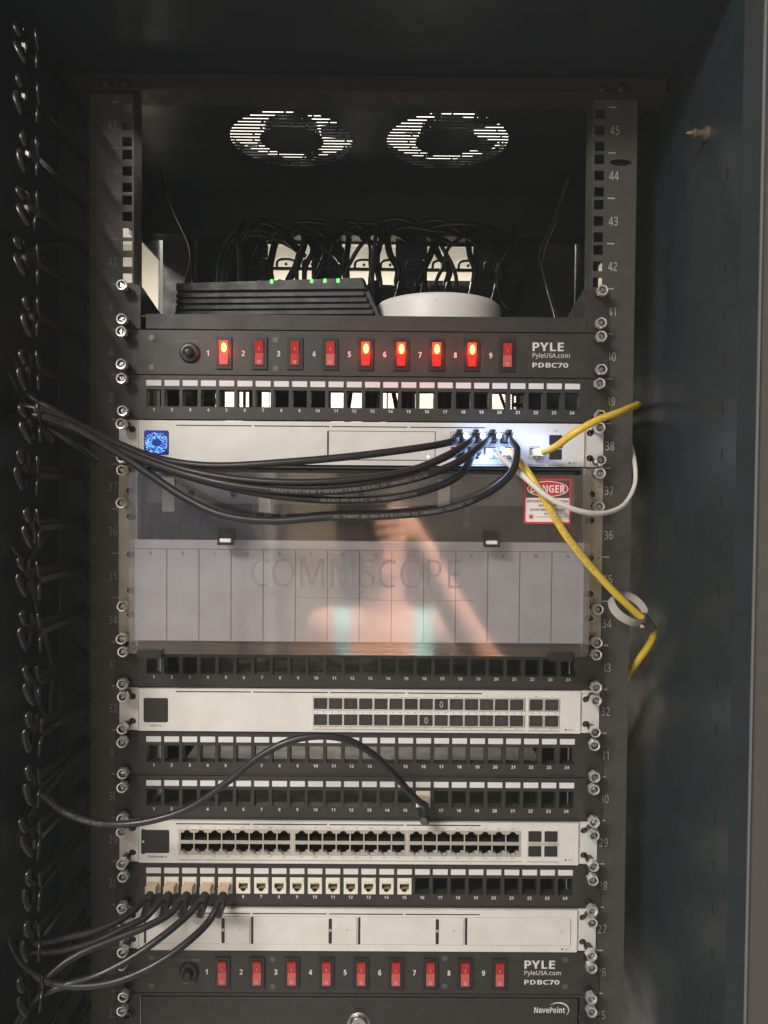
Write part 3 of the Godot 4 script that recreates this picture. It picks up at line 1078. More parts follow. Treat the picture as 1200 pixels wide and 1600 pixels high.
func copper_switch():
	var holes := []
	var ports := []
	for g in 3:
		for c in 8:
			for r in 2:
				ports.append([-181.0 + g * 114.8 + 9.2 + c * 13.85, 29.3 if r == 0 else 15.8, r == 0])
	for p in ports:
		holes.append_array(rj45_holes(p[0] , p[1], p[2]))
	var o := white_body(29, "network_switch", "white rack switch with 48 open network ports in two rows", "network switch", holes, 330, false)
	var cup := rj45_cavity(true)
	var cdn := rj45_cavity(false)
	var pin := B.new()
	for i in 8:
		pin.box(-4.0 + i * 1.05, -4.8, -8, -3.6 + i * 1.05, -3.6, 1)
	var pins := pin.mesh()
	for i in ports.size():
		var p = ports[i]
		var e := obj("ethernet_port", cup if p[2] else cdn, M.cavity, o, Vector3(p[0], p[1], 0))
		var c := obj("contacts", pins, M.dark_steel, e)
		if not p[2]:
			c.rotation.z = PI
		c.set_meta("kind", "stuff")
	# metal port frames proud of the face, one for each block of sixteen
	for g in 3:
		var b := B.new()
		var x0 := -181.0 + g * 114.8
		var gh := []
		for p in ports:
			if p[0] > x0 and p[0] < x0 + 114.8:
				gh.append_array(rj45_holes(p[0], p[1], p[2]))
		b.plate(x0 + 0.4, 9.4, x0 + 114.2, 35.6, 5.01, 5.5, gh, [], false)
		obj("port_frame", b, M.port_metal, o)
	for i in ports.size():
		var p = ports[i]
		txt("port_print", "%d.0\"" % (i + 1 if false else (int(i / 2) * 2 + 1 + (i % 2))), 1.15, p[0], 37.3 if p[2] else 7.6, 5, M.ink_grey, o)
	var pm := sfp_plug()
	for c in 2:
		for r in 2:
			obj("fibre_dust_plug", pm, M.router, o, Vector3(177.0 + c * 16.2, 30.0 if r == 0 else 15.0, 0))
	var b2 := B.new()
	b2.slab(169.0, 8.6, 201.6, 36.6, 5.01, 5.2, 0.8)
	obj("slot_field", b2, M.white_edge, o)
	b2 = B.new()
	b2.box(169.6, 21.2, 5.21, 201.0, 23.8, 5.5)
	obj("link_strip", b2, M.port_metal, o)
	b2 = B.new()
	b2.slab(-215.2, 10.9, -189.6, 34.4, 5.01, 5.5, 1.6, 0.3)
	obj("display", b2, M.router, o)
	b2 = B.new()
	b2.slab(-217.6, 10.0, -213.6, 35.2, 5.52, 5.7, 1.4)
	obj("display_pull", b2, M.slit, o)
	b2 = B.new()
	b2.hoop(-215.6, 22.6, 1.2, 0.6, 5.7, 5.9, 16)
	obj("pull_mark", b2, M.print, o)
	txt("model_print", "Enterprise O", 2.2, -201.0, 7.0, 5, M.ink, o, "bold", 0, 1.0)
	for g in [[-179.7, 164.4], [169.4, 201.2]]:
		b2 = B.new()
		b2.slab(g[0], 3.6, g[1], 4.6, 5.01, 5.05, 0.4)
		obj("speed_bar", b2, M.groove, o)
	dot_reset(o, 208.4, 6.0)


func recorder():
	var o := white_body(27, "video_recorder", "white rack recorder with four blank drive drawers in a row", "recorder", [], 400)
	for k in 4:
		var x0 := -213.6 + k * 107.6
		var x1 := x0 + 105.0
		var b := B.new()
		b.slab(x0 - 0.9, 7.6, x1 + 0.6, 36.0, 5.01, 5.06, 0.5)
		obj("drawer_gap", b, M.groove, o)
		b = B.new()
		b.slab(x0 - 1.4, 7.9, x0 + 0.9, 35.4, 5.07, 5.2, 0.4)
		obj("drawer_gap", b, M.slit, o)
		b = B.new()
		b.slab(x0 + 1.0, 8.2, x1, 35.6, 5.07, 5.8, 0.5, 0.3)
		var d := obj("drive_drawer", b, M.white, o)
		if k < 3:
			b = B.new()
			b.slab(x0 + 76.6, 8.8, x0 + 79.9, 34.6, 5.81, 5.9, 1.4)
			obj("drawer_latch", b, M.slit, d)
			b = B.new()
			b.hoop(x0 + 78.2, 22.4, 1.4, 0.7, 5.91, 6.05, 16)
			obj("latch_mark", b, M.print, d)
		b = B.new()
		b.disc(x0 + (95.0 if k < 3 else 96.0), 22.6, 0.6, 5.81, 5.86, 10)
		obj("drive_light", b, M.slit, d)
		if k < 3:
			txt("drawer_number", str(k + 1), 1.1, x0 + 52, 4.5, 5, M.ink_grey, o)
	dot_reset(o, 205.9, 4.0)


# ------------------------------------------------------------------ the fibre enclosure
func enclosure():
	var o := thing("fibre_enclosure", "wide fibre enclosure with clear smoked door over a lettered A to N card", "fibre enclosure", rack(34))
	var top := 4 * UNIT
	var b := B.new()
	b.box(-214, 1, -260, 214, 3, 20)
	b.box(-214, top - 3, -260, 214, top - 1.2, 20)
	b.box(-216, 1, -260, -214, top - 1.2, 20)
	b.box(214, 1, -260, 216, top - 1.2, 20)
	b.box(-214, 3, -260, 214, top - 3, -258)
	obj("housing", b, M.black, o)
	for s in [-1, 1]:
		b = B.new()
		var rounds := []
		for y in [151.5, 125.5, 88.0, 52.0, 27.5]:
			rounds.append([s * (228.5 if y != 151.5 else 230.0), y, 4.8 if y != 151.5 else 3.4, 3.4])
		b.plate(minf(s * 216.1, s * 241.0), 0.6, maxf(s * 216.1, s * 241.0), top - 0.6, 0.2, 2, [], rounds)
		obj("ear_bracket", b, M.zinc, o)
		b = B.new()
		b.box(minf(s * 216.1, s * 217.6), 0.6, 2.01, maxf(s * 216.1, s * 217.6), top - 0.6, 22)
		obj("side_cheek", b, M.zinc, o)
	# inner adapter shelf above the card
	b = B.new()
	var rounds := []
	for k in 9:
		rounds.append([-168.0 + k * 42.0, 149.0, 3.4, 3.4])
	b.plate(-212, 139.5, 212, 173.5, 4, 6, [], rounds)
	obj("adapter_plate", b, mat(0.11, 0.10, 0.095, 0.5), o)
	for x in [-190.0, -95.0, 82.0, 186.0]:
		b = B.new()
		b.slab(x - 6, 131, x + 6, 165, 6.01, 9, 1.5, 0.5)
		obj("guide_tab", b, mat(0.36, 0.33, 0.31, 0.5), o)
	for k in 5:
		txt("adapter_letter", "HJKLM"[k], 6.0, 16.0 + k * 31.0, 160.0, 6, M.ink, o)
	# far end: pale blocks stand in for light through openings in the back
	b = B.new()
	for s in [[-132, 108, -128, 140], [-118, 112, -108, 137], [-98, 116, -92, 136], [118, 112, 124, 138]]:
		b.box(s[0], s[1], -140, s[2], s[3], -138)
	var fb := obj("back_light_blocks", b, mat(0.6, 0.6, 0.58, 0.5), o)
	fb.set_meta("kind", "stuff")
	# lettered card
	b = B.new()
	b.slab(-217.0 + 1.5, 8.0, 215.0, 105.0, 31.0, 32.0, 0.5)
	var card := obj("label_card", b, M.card, o)
	b = B.new()
	b.box(-215.3, 95.8, 32.01, 214.8, 96.5, 32.2)
	obj("card_line", b, M.ink_grey, card)
	for k in 14:
		var x := -215.5 + (k + 1) * 30.75
		if k < 13:
			b = B.new()
			b.box(x - 0.35, 8.4, 32.01, x + 0.35, 95.7, 32.2)
			obj("card_line", b, M.ink, card)
		txt("card_letter", "ABCDEFGHIJKLMN"[k], 3.4, x - 15.4, 92.0, 32, M.ink, card)
	# smoked door: a shallow clear tray in front
	b = B.new()
	b.slab(-217, -2.0, 217, 169.6, 46.0, 47, 4, 0.4)
	var door := obj("smoked_door", b, M.smoked, o)
	b = B.new()
	b.slab(-216.8, -1.8, 216.8, 169.4, 44.6, 45.6, 4, 0.2)
	obj("added_reflection_sheet", b, M.smoked, door)  # second sheet added only to strengthen the door's reflection
	b = B.new()
	b.box(-217, 2.4, 22.5, -215.2, 165.2, 44.5)
	b.box(215.2, 2.4, 22.5, 217, 165.2, 44.5)
	b.box(-213, -1.8, 22.5, 213, -0.2, 44.5)
	b.box(-213, 167.8, 4, 213, 169.4, 44.5)
	obj("door_rim", b, M.smoked, door)
	var word := txt("etched_name", "COMMSCOPE", 25.5, -2.5, 75.5, 47, M.etched, door, "sans", 0, 1.0)
	var wide: float = letters("COMMSCOPE", "sans").get_aabb().size.x
	word.scale.x = 197.0 * MM / wide
	word.position.x = -3.0 * MM - letters("COMMSCOPE", "sans").get_aabb().get_center().x * word.scale.x
	b = B.new()
	b.slab(5, 50.2, 108, 50.9, 47.02, 47.12)
	b.slab(-60, 52.0, 20, 52.4, 47.02, 47.12)
	obj("etched_line", b, M.etched, door)
	for x in [-125.3, 123.8]:
		b = B.new()
		b.slab(x - 7.5, 101.5, x + 7.5, 104, 44, 52, 0.8, 0.4)
		b.slab(x - 7.5, 104, x - 5.8, 116, 47.02, 49, 0.4)
		b.slab(x + 5.8, 104, x + 7.5, 116, 47.02, 49, 0.4)
		b.slab(x - 5.8, 109, x + 5.8, 116, 47.02, 48, 0.4)
		var l := obj("door_latch", b, M.plastic, door)
		b = B.new()
		b.slab(x - 5.4, 104.1, x + 5.4, 107.4, 47.02, 50, 0.6, 0.4)
		obj("latch_slide", b, M.paper, l)
	for x in [-196.0, 190.0]:
		b = B.new()
		b.slab(x - 12, -5.5, x + 12, 2.5, 38, 51, 1.2, 0.8)
		obj("door_hinge", b, M.plastic, door)
	danger_label(door)
	bolts(o, [6.35, 38.1, 3 * UNIT + 6.35, 3 * UNIT + 38.1])


func danger_label(door: Node3D):
	# coordinates of the sticker on the door, measured from the enclosure's foot
	var x0 := 153.8
	var x1 := 198.2
	var y0 := 123.6
	var y1 := 166.2
	var b := B.new()
	b.slab(x0, y0, x1, y1, 47.02, 47.14, 1.0)
	var s := obj("danger_sticker", b, M.red_tag, door)
	s.set_meta("label", "square red, black and white danger sticker about laser light")
	var xc := (x0 + x1) / 2
	b = B.new()
	b.slab(x0 + 1.8, y1 - 18.0, x1 - 1.8, y1 - 1.8, 47.15, 47.22, 0.6)
	obj("black_band", b, M.ink, s)
	b = B.new()
	b.slab(x0 + 1.8, y0 + 1.8, x1 - 1.8, y1 - 18.4, 47.15, 47.22, 0.6)
	obj("white_field", b, M.paper, s)
	b = B.new()
	b.disc(xc, y1 - 9.8, 19.4, 47.23, 47.28, 32, 0.0, 7.4)
	obj("white_oval", b, M.paper, s)
	b = B.new()
	b.disc(xc, y1 - 9.8, 18.6, 47.29, 47.34, 32, 0.0, 6.7)
	obj("red_oval", b, M.red_tag, s)
	var d := txt("danger_word", "DANGER", 7.0, xc, y1 - 9.8, 47.3, M.paper, s, "bold")
	var w: float = letters("DANGER", "bold").get_aabb().size.x
	d.scale.x = 32.0 * MM / w
	d.position.x = xc * MM - letters("DANGER", "bold").get_aabb().get_center().x * d.scale.x
	var rows := ["INVISIBLE LASER RADIATION", "WHEN OPEN", "AVOID DIRECT EXPOSURE", "TO BEAM"]
	for k in 4:
		var t := txt("warning_words", rows[k], 2.3, xc + (3.0 if k == 3 else 0.0), y1 - 21.4 - k * 4.0, 47.18, M.ink, s, "bold")
		var ww: float = letters(rows[k], "bold").get_aabb().size.x
		var want: float = [39.0, 17.0, 33.0, 13.0][k]
		t.scale.x = want * MM / ww
		t.position.x = (xc + (3.0 if k == 3 else 0.0)) * MM - letters(rows[k], "bold").get_aabb().get_center().x * t.scale.x
	b = B.new()
	for k in 12:
		var a := TAU * k / 12
		var dir := Vector2(cos(a), sin(a))
		var c := Vector2(x0 + 7.0, y0 + 6.6)
		var e := Vector2(-dir.y, dir.x) * 0.5
		b.prism(PackedVector2Array([c + e, c - e, c + dir * (4.2 if k % 2 else 3.0)]), 47.23, 47.3)
	b.disc(x0 + 7.0, y0 + 6.6, 1.5, 47.23, 47.32, 14)
	obj("laser_mark", b, M.red_tag, s)
	b = B.new()
	b.slab(x0 + 12, y0 + 6.2, x1 - 4, y0 + 6.8, 47.23, 47.3)
	obj("laser_line", b, M.ink_grey, s)


# ------------------------------------------------------------------ shelf, router, disc, drawer
func shelf():
	var o := thing("rack_shelf", "black steel shelf with slanted side cheeks under the router", "shelf", rack(41))
	var b := B.new()
	b.slab(-214, 0.6, 222, 15.0, 0.2, 3, 0.6, 0.4)
	b.box(-219, 12.6, -300, 219, 14.4, 0.1)
	obj("tray", b, M.black, o)
	for s in [-1, 1]:
		b = B.new()
		b.box(minf(s * 221, s * 244), 0.4, 0.3, maxf(s * 221, s * 244), 43.6, 2.2)
		var x0: float = s * 219.2
		var x1: float = s * 221.0
		# slanted cheek, high at the front
		var pr := [Vector2(2.2, 0.4), Vector2(2.2, 42.6), Vector2(-6, 42.6), Vector2(-150, 16), Vector2(-290, 16), Vector2(-290, 12)]
		for x in [x0, x1]:
			for k in range(1, pr.size() - 1):
				b.tri(Vector3(x, pr[0].y, pr[0].x), Vector3(x, pr[k].y, pr[k].x), Vector3(x, pr[k + 1].y, pr[k + 1].x), Vector3(signf(x - (x0 + x1) / 2), 0, 0))
		for k in pr.size():
			var p: Vector2 = pr[k]
			var q: Vector2 = pr[(k + 1) % pr.size()]
			b.flat4(Vector3(x0, p.y, p.x), Vector3(x1, p.y, p.x), Vector3(x1, q.y, q.x), Vector3(x0, q.y, q.x), Vector3((x0 + x1) / 2, 20, -60))
		obj("side_cheek", b, M.panel, o)
	bolts(o, [6.35, 38.1])


func router():
	var o := thing("router", "black ribbed router box with four green lights on the shelf", "router", rack(41) + Vector3(-0.098, 0.0144, -0.085))
	o.rotation.y = -0.075
	var b := B.new()
	b.prism(PackedVector2Array([Vector2(-112, 0.5), Vector2(124, 0.5), Vector2(98, 59.0), Vector2(-110, 55.0)]), -130, 0, 0.8)
	obj("case", b, M.router, o)
	for k in 5:
		b = B.new()
		var y := 13.5 + k * 6.6
		b.slab(-111.6 + k * 0.3, y, 112 - k * 3.2, y + 4.0, 0.02, 5.0, 0.6, 1.2)
		obj("front_rib", b, M.router, o)
	b = B.new()
	b.prism(PackedVector2Array([Vector2(-110, 47), Vector2(101, 47), Vector2(97, 58.8), Vector2(-110, 54.8)]), 0.02, 5.6, 1.2)
	obj("top_rib", b, M.router, o)
	for x in [-3.0, 41.0, 55.5, 70.0]:
		b = B.new()
		b.slab(x - 1.5, 53.6, x + 1.5, 57.6, 5.61, 6.6, 0.6)
		obj("status_led", b, M.led_green, o)
	var d := B.new()
	var g := B.new()
	for r in 2:
		for k in 24:
			(g if (k > 17 and k < 21 and r == 1) else d).box(-100 + k * 8.6, 4.2 + r * 5.0, 0.05, -97.6 + k * 8.6, 5.5 + r * 5.0, 0.5)
	var dd := obj("vent_holes", d, M.ink_grey, o)
	dd.set_meta("kind", "stuff")
	var gg := obj("port_led_row", g, M.led_green_dim, o)
	gg.set_meta("kind", "stuff")


func access_point():
	var b := B.new()
	b.lathe(Vector3.ZERO, [[0.1, 0], [58, 0], [66, 2], [71, 7], [72.2, 13], [72, 33], [71, 37.5], [68.5, 39.8], [60, 40.8], [0.1, 41]], 64, Vector3(0, 1, 0))
	var o := obj("access_point", b, M.disc_white)
	o.position = rack(41) + Vector3(0.0835, 0.0146, -0.125)
	tag(o, "round white disc shaped wireless access point lying on the shelf", "access point")
	b = B.new()
	b.lathe(Vector3(0, 0, 0), [[72.35, 10.2], [72.6, 10.4], [72.6, 10.9], [72.35, 11.1]], 64, Vector3(0, 1, 0))
	obj("seam", b, M.groove, o)
	b = B.new()
	b.slab(-0.9, 30.0, 0.9, 33.0, 71.6, 72.6, 0.4)
	obj("small_led", b, mat(0.85, 0.9, 0.9, 0.3), o, Vector3(-8, 0, -0.4))


func drawer():
	var o := thing("locking_drawer", "black lockable drawer front with round key lock and maker's name", "drawer", rack(23))
	var b := B.new()
	var h := 3 * UNIT
	b.box(-215, 2, -380, 215, h - 3, -6)
	obj("drawer_box", b, M.black, o)
	b = B.new()
	b.plate(-245, 0.5, 245, h - 0.5, 0.2, 2, [Rect2(-219.5, 3, 445, h - 6)])
	obj("frame", b, M.panel, o)
	b = B.new()
	b.slab(-218.2, 4, 223.4, h - 4.2, -5.9, 3.4, 1.2, 0.6)
	obj("drawer_front", b, M.black, o)
	b = B.new()
	b.box(-219.3, 4, -5, -218.7, h - 4, 3)
	obj("edge_trim", b, M.groove, o)
	b = B.new()
	b.lathe(Vector3.ZERO, [[12.0, 3.4], [12.0, 4.4], [10.6, 5.2], [10.4, 4.9], [9.6, 4.9], [9.4, 8.4], [8.6, 9.4], [0.1, 9.4]], 32)
	var lk := obj("key_lock", b, M.steel, o, Vector3(1.5, h - 30.0, 0))
	b = B.new()
	b.slab(-0.8, -4, 0.8, 4, 9.41, 9.5)
	obj("keyhole", b, M.slit, lk)
	b = B.new()
	b.slab(-5, 9.5, 5, 15.5, 3.41, 4.0, 1.0)
	obj("lock_tab", b, M.plastic, lk)
	var t := txt("maker_name", "NavePoint", 5.6, 179.5, h - 15.0, 3.4, M.print, o, "bold", 1)
	t.rotation.z = 0.0
	var w: float = letters("NavePoint", "bold").get_aabb().size.x
	t.scale.x = 31.0 * MM / w
	t.position.x = 179.0 * MM - letters("NavePoint", "bold").get_aabb().position.x * t.scale.x
	b = B.new()
	var pts := []
	var rad := []
	for k in 19:
		var f := k / 18.0
		var a := lerpf(2.5, -0.75, f)
		pts.append(Vector3(203.5 + cos(a) * 10.5, h - 15.2 + sin(a) * 7.6, 3.45))
		rad.append(0.08 + 0.75 * sin(PI * f))
	b.tube(pts, 0.5, 6, rad, 0.25)
	obj("maker_swoosh", b, M.print, o)
	for x in [-231.5, 231.5]:
		b = B.new()
		b.lathe(Vector3.ZERO, [[7.4, 2.05], [7.2, 3.0], [6.8, 3.2], [5.4, 3.3], [4.8, 5.6], [2.4, 5.8], [2.0, 4.0], [0.1, 4.0]], 22)
		obj("black_screw", b, M.plastic, o, Vector3(x, h - UNIT + 22.2, 0))
	bolts(o, [h - UNIT + 38.1])


# ------------------------------------------------------------------ cables
func cable(called: String, label: String, pts: Array, r: float, m: Material, group := "", flat := 1.0, print_ := "", print_from := 0.3, flip := false) -> Node3D:
	var path := smooth(pts)
	var base: Vector3 = pts[0]
	var o := thing(called, label, "cable", base * MM, group)
	var rel := []
	for p in path:
		rel.append(p - base)
	var b := B.new()
	b.tube(rel, r, 12, [], flat)
	obj("jacket", b, m, o)
	if print_:
		print_on(o, rel, base, r, print_, print_from, flip, M.print_cable if m == M.cable else M.ink_grey)
	return o


func print_on(o: Node3D, rel: Array, base: Vector3, r: float, s: String, from: float, flip: bool, m: Material):
	var lengths := [0.0]
	for i in range(1, rel.size()):
		lengths.append(lengths[i - 1] + rel[i].distance_to(rel[i - 1]))
	var pos: float = lengths[-1] * from
	var st := SurfaceTool.new()
	st.begin(Mesh.PRIMITIVE_TRIANGLES)
	var h := r * 0.75
	for ch in s:
		if ch == " ":
			pos += h * 0.8
			continue
		var i := 1
		while i < lengths.size() - 1 and lengths[i] < pos:
			i += 1
		if i >= lengths.size() - 1:
			break
		var f: float = (pos - lengths[i - 1]) / maxf(lengths[i] - lengths[i - 1], 1e-5)
		var p: Vector3 = rel[i - 1].lerp(rel[i], f)
		var t: Vector3 = (rel[i] - rel[i - 1]).normalized()
		if flip:
			t = -t
		var view := (eye / MM - (p + base)).normalized()
		var nn := (view - t * view.dot(t)).normalized()
		var up := nn.cross(t).normalized()
		var tm := letters(ch, "sans")
		var bb := tm.get_aabb()
		var bs := Basis(t * h, up * h, nn * 0.8)
		var origin := p + nn * (r + 0.02) - bs * bb.get_center()
		st.append_from(tm, 0, Transform3D(bs.scaled(Vector3.ONE * MM), origin * MM))
		pos += (bb.size.x + 0.22) * h
	var x := obj("printed_words", st.commit(), m, o)
	x.set_meta("kind", "stuff")


# a clear or black plug with its latch, pointing out of a port at the origin of the cable
func plug(o: Node3D, where: Vector3, latch_up: bool, body: Material, boot: Material, down := false):
	var f := 1.0 if latch_up else -1.0
	var b := B.new()
	b.slab(-5.4, -4.0 if not down else -3.4, 5.4, 3.6 if not down else 4.2, -6, 9 if boot != null and not down else (10 if down else 13), 0.6, 0.5)
	b.slab(-2.2, 3.6 * f if f > 0 else -6.0, 2.2, 6.0 if f > 0 else -4.0, -4, 10, 0.4, 0.4)
	var p := obj("plug", b, body, o, where - o.position / MM)
	b = B.new()
	if not down and boot != null:
		b.slab(-5.0, -3.9, 5.0, 3.9, 9.01, 19, 1.2, 1.6)
		b.slab(-2.6, minf(3.9 * f, 7.6 * f), 2.6, maxf(3.9 * f, 7.6 * f), 10, 20, 0.6, 1.0)
		obj("boot", b, boot, p)


func lamp_dot(o: Node3D, called: String, p: Vector3, r: float, e: float):
	var b := B.new()
	b.ball(Vector3.ZERO, r, 6)
	var s := obj(called, b, M.led_white, o, p - o.position / MM)
	var l := OmniLight3D.new()
	l.name = "led_light"
	l.light_color = Color(0.55, 0.72, 1.0)
	l.light_energy = e
	l.light_size = 0.002
	l.omni_range = 3.0
	l.omni_attenuation = 2.0
	l.shadow_enabled = true
	s.add_child(l)
	l.position = Vector3(0.0, 0.0, 0.0)


func gateway_cables():
	var gx := func(c): return 95.5 + c * 16.0
	var base := rack(38) / MM
	var rows := [28.2, 14.8]
	var group := "black cables into the gateway"
	# top row
	var specs := [
		[0, 0, "black network cable on top of the bundle crossing the gateway to its first upper port",
			[[706, 690, 34], [660, 699, 52], [560, 712, 62], [450, 722, 66], [340, 728, 66], [262, 720, 66], [200, 700, 72], [130, 668, 90], [70, 634, 104], [20, 602, 96], [-30, 560, 70]], ""],
		[1, 0, "black network cable into the gateway's second upper port, drooping just below its first",
			[[730, 693, 38], [690, 717, 60], [630, 738, 70], [550, 750, 76], [450, 754, 78], [350, 746, 76], [265, 727, 74], [190, 696, 78], [120, 663, 92], [60, 640, 108], [10, 636, 100], [-40, 650, 60]], ""],
		[2, 0, "thick looking black network cable into the gateway's third upper port with pale print",
			[[752, 696, 42], [712, 724, 68], [650, 747, 80], [560, 764, 84], [470, 768, 84], [370, 759, 82], [280, 738, 78], [190, 705, 82], [120, 672, 96], [60, 650, 112], [0, 660, 100], [-40, 690, 70]], "PATCH CONFORMS TO TIA/EIA-568-B.2 VERIFIED 4 PAIRS CAT6 E178131"],
		[3, 0, "black network cable looping round from the gateway's fourth upper port and sagging lowest",
			[[800, 690, 34], [808, 706, 50], [797, 742, 66], [755, 774, 80], [690, 797, 88], [600, 806, 90], [510, 808, 90], [425, 814, 90], [350, 805, 88], [290, 778, 84], [235, 742, 82], [185, 708, 84], [120, 670, 98], [50, 640, 108], [0, 620, 90], [-40, 600, 60]], "ETL VERIFIED CONFORMS TO ANSI/TIA/EIA-568 CM 24AWG 75C"],
		[0, 1, "black network cable into the gateway's lowest left port, half hidden under its upper neighbours",
			[[706, 708, 38], [672, 724, 62], [620, 744, 70], [550, 758, 74], [450, 762, 76], [350, 752, 74], [262, 733, 70], [190, 702, 74], [120, 668, 90], [60, 646, 104], [0, 648, 90], [-40, 670, 60]], ""],
		[1, 1, "black network cable into the gateway's second lower port with pale print above the lowest loop",
			[[738, 712, 36], [716, 744, 60], [660, 768, 72], [590, 780, 76], [500, 781, 78], [400, 770, 78], [300, 746, 74], [205, 712, 76], [130, 678, 92], [60, 655, 106], [0, 670, 90], [-40, 700, 60]], "PATCH CONFORMS TO TIA/EIA-568 VERIFIED"],
	]
	for s in specs:
		var pts := [base + Vector3(gx.call(s[0]) - (3.5 if s[0] < 3 else -2.0), rows[s[1]] - 0.5, 22)]
		for q in s[3]:
			pts.append(at(q[0], q[1], q[2]))
		var o := cable("black_cable", s[2], pts, 3.55, M.cable, group, 1.0, s[4], 0.18, false)
		plug(o, base + Vector3(gx.call(s[0]), rows[s[1]], 4), s[1] == 0, M.plastic, M.rubber)
		if s[1] == 0:
			lamp_dot(o, "link_led", base + Vector3(gx.call(s[0]) + 6.2, rows[0] + 1.6, 21), 2.6, 0.00055)
		else:
			lamp_dot(o, "link_led", base + Vector3(gx.call(s[0]) + 6.8, rows[1] - 5.2, 16), 1.9, 0.00055)
	# white flat cable
	var wp := [base + Vector3(gx.call(2) + 2, rows[1], 22)]
	for q in [[784, 716, 36], [815, 742, 56], [855, 776, 66], [900, 797, 66], [940, 802, 56], [972, 791, 40], [989, 766, 22], [993, 740, 8], [988, 705, -10], [976, 672, -40], [972, 660, -90], [970, 700, -150], [968, 800, -190]]:
		wp.append(at(q[0], q[1], q[2]))
	var wc := cable("white_cable", "white network cable that loops down past the danger sticker and up behind the rail", wp, 2.7, M.grey_white, "", 0.8, "CAT6 UTP", 0.55)
	plug(wc, base + Vector3(gx.call(2), rows[1], 4), false, M.plug_clear, null)
	lamp_dot(wc, "link_led", base + Vector3(gx.call(2) - 5.0, rows[1] - 5.6, 18), 2.3, 0.00055)
	# yellow cables
	var yp := [base + Vector3(gx.call(3) + 2, rows[1], 22)]
	for q in [[806, 714, 34], [820, 732, 44], [840, 762, 52], [880, 830, 54], [915, 876, 50], [950, 915, 42], [985, 950, 34], [1010, 972, 28], [1021, 988, 20], [1014, 1008, 6], [996, 1034, -14], [976, 1064, -40], [966, 1100, -70], [964, 1180, -110], [964, 1300, -130]]:
		yp.append(at(q[0], q[1], q[2]))
	var yc := cable("yellow_cable", "long yellow network cable running diagonally down across the danger sticker to the strap", yp, 3.6, M.yellow, "", 1.0, "ETL VERIFIED TO TIA/EIA-568-B.2 CAT 6", 0.12)
	plug(yc, base + Vector3(gx.call(3), rows[1], 4), false, M.plug_clear, null)
	lamp_dot(yc, "link_led", base + Vector3(gx.call(3) - 6.0, rows[1] + 2.2, 18), 2.0, 0.00055)
	yp = [base + Vector3(176.5, 14.6, 22)]
	for q in [[868, 698, 36], [895, 678, 50], [930, 658, 52], [965, 645, 42], [985, 637, 24], [995, 633, 8], [996, 632, -12], [990, 632, -40], [978, 640, -90], [972, 680, -150], [972, 760, -190], [970, 900, -210]]:
		yp.append(at(q[0], q[1], q[2]))
	var ys := cable("yellow_cable", "short yellow network cable rising from the gateway's single port to the rail's edge", yp, 3.4, M.yellow)
	plug(ys, base + Vector3(173.6, 14.6, 4), false, M.plug_clear, null)
	lamp_dot(ys, "link_led", base + Vector3(177.0, 18.2, 19), 2.6, 0.00055)
	strap(yp)


func strap(_p: Array):
	# loop of hook and loop tape hanging on the yellow cable
	var c := at(982, 950, 30)
	var o := thing("cable_strap", "pale grey hook and loop strap looped round the long yellow cable", "cable strap", c * MM)
	var turn := Basis(Vector3(0, 0, 1), -0.42) * Basis(Vector3(1, 0, 0), 0.72)
	var b := B.new()
	var n := 40
	for k in n:
		var f0 := k / float(n)
		var f1 := (k + 1) / float(n)
		var q := []
		for f in [f0, f1]:
			var a: float = 0.35 + f * (TAU - 0.5)
			var rad := Vector3(cos(a) * 18.5, 0, sin(a) * 16.5)
			q.append([turn * (rad * 1.05 + Vector3(0, -4.6, 0)), turn * (rad + Vector3(0, 4.6, 0)), turn * (rad.normalized())])
		b.tri3(q[0][0], q[1][0], q[1][1], q[0][2], q[1][2], q[1][2])
		b.tri3(q[0][0], q[1][1], q[0][1], q[0][2], q[1][2], q[0][2])
		b.tri3(q[0][0] * 0.955, q[1][0] * 0.955, q[1][1] * 0.955, -q[0][2], -q[1][2], -q[1][2])
		b.tri3(q[0][0] * 0.955, q[1][1] * 0.955, q[0][1] * 0.955, -q[0][2], -q[1][2], -q[0][2])
	obj("tape_loop", b, M.velcro, o)
	b = B.new()
	b.tube([at(1003, 963, 29) - c, at(1012, 973, 27) - c, at(1019, 983, 24) - c], 4.9, 14)
	obj("tape_wrap", b, M.velcro_dark, o)
	b = B.new()
	var e := at(1003, 976, 26) - c
	b.slab(e.x - 2, e.y - 3, e.x + 2.5, e.y + 4, e.z, e.z + 0.6)
	obj("tape_end", b, M.velcro, o)


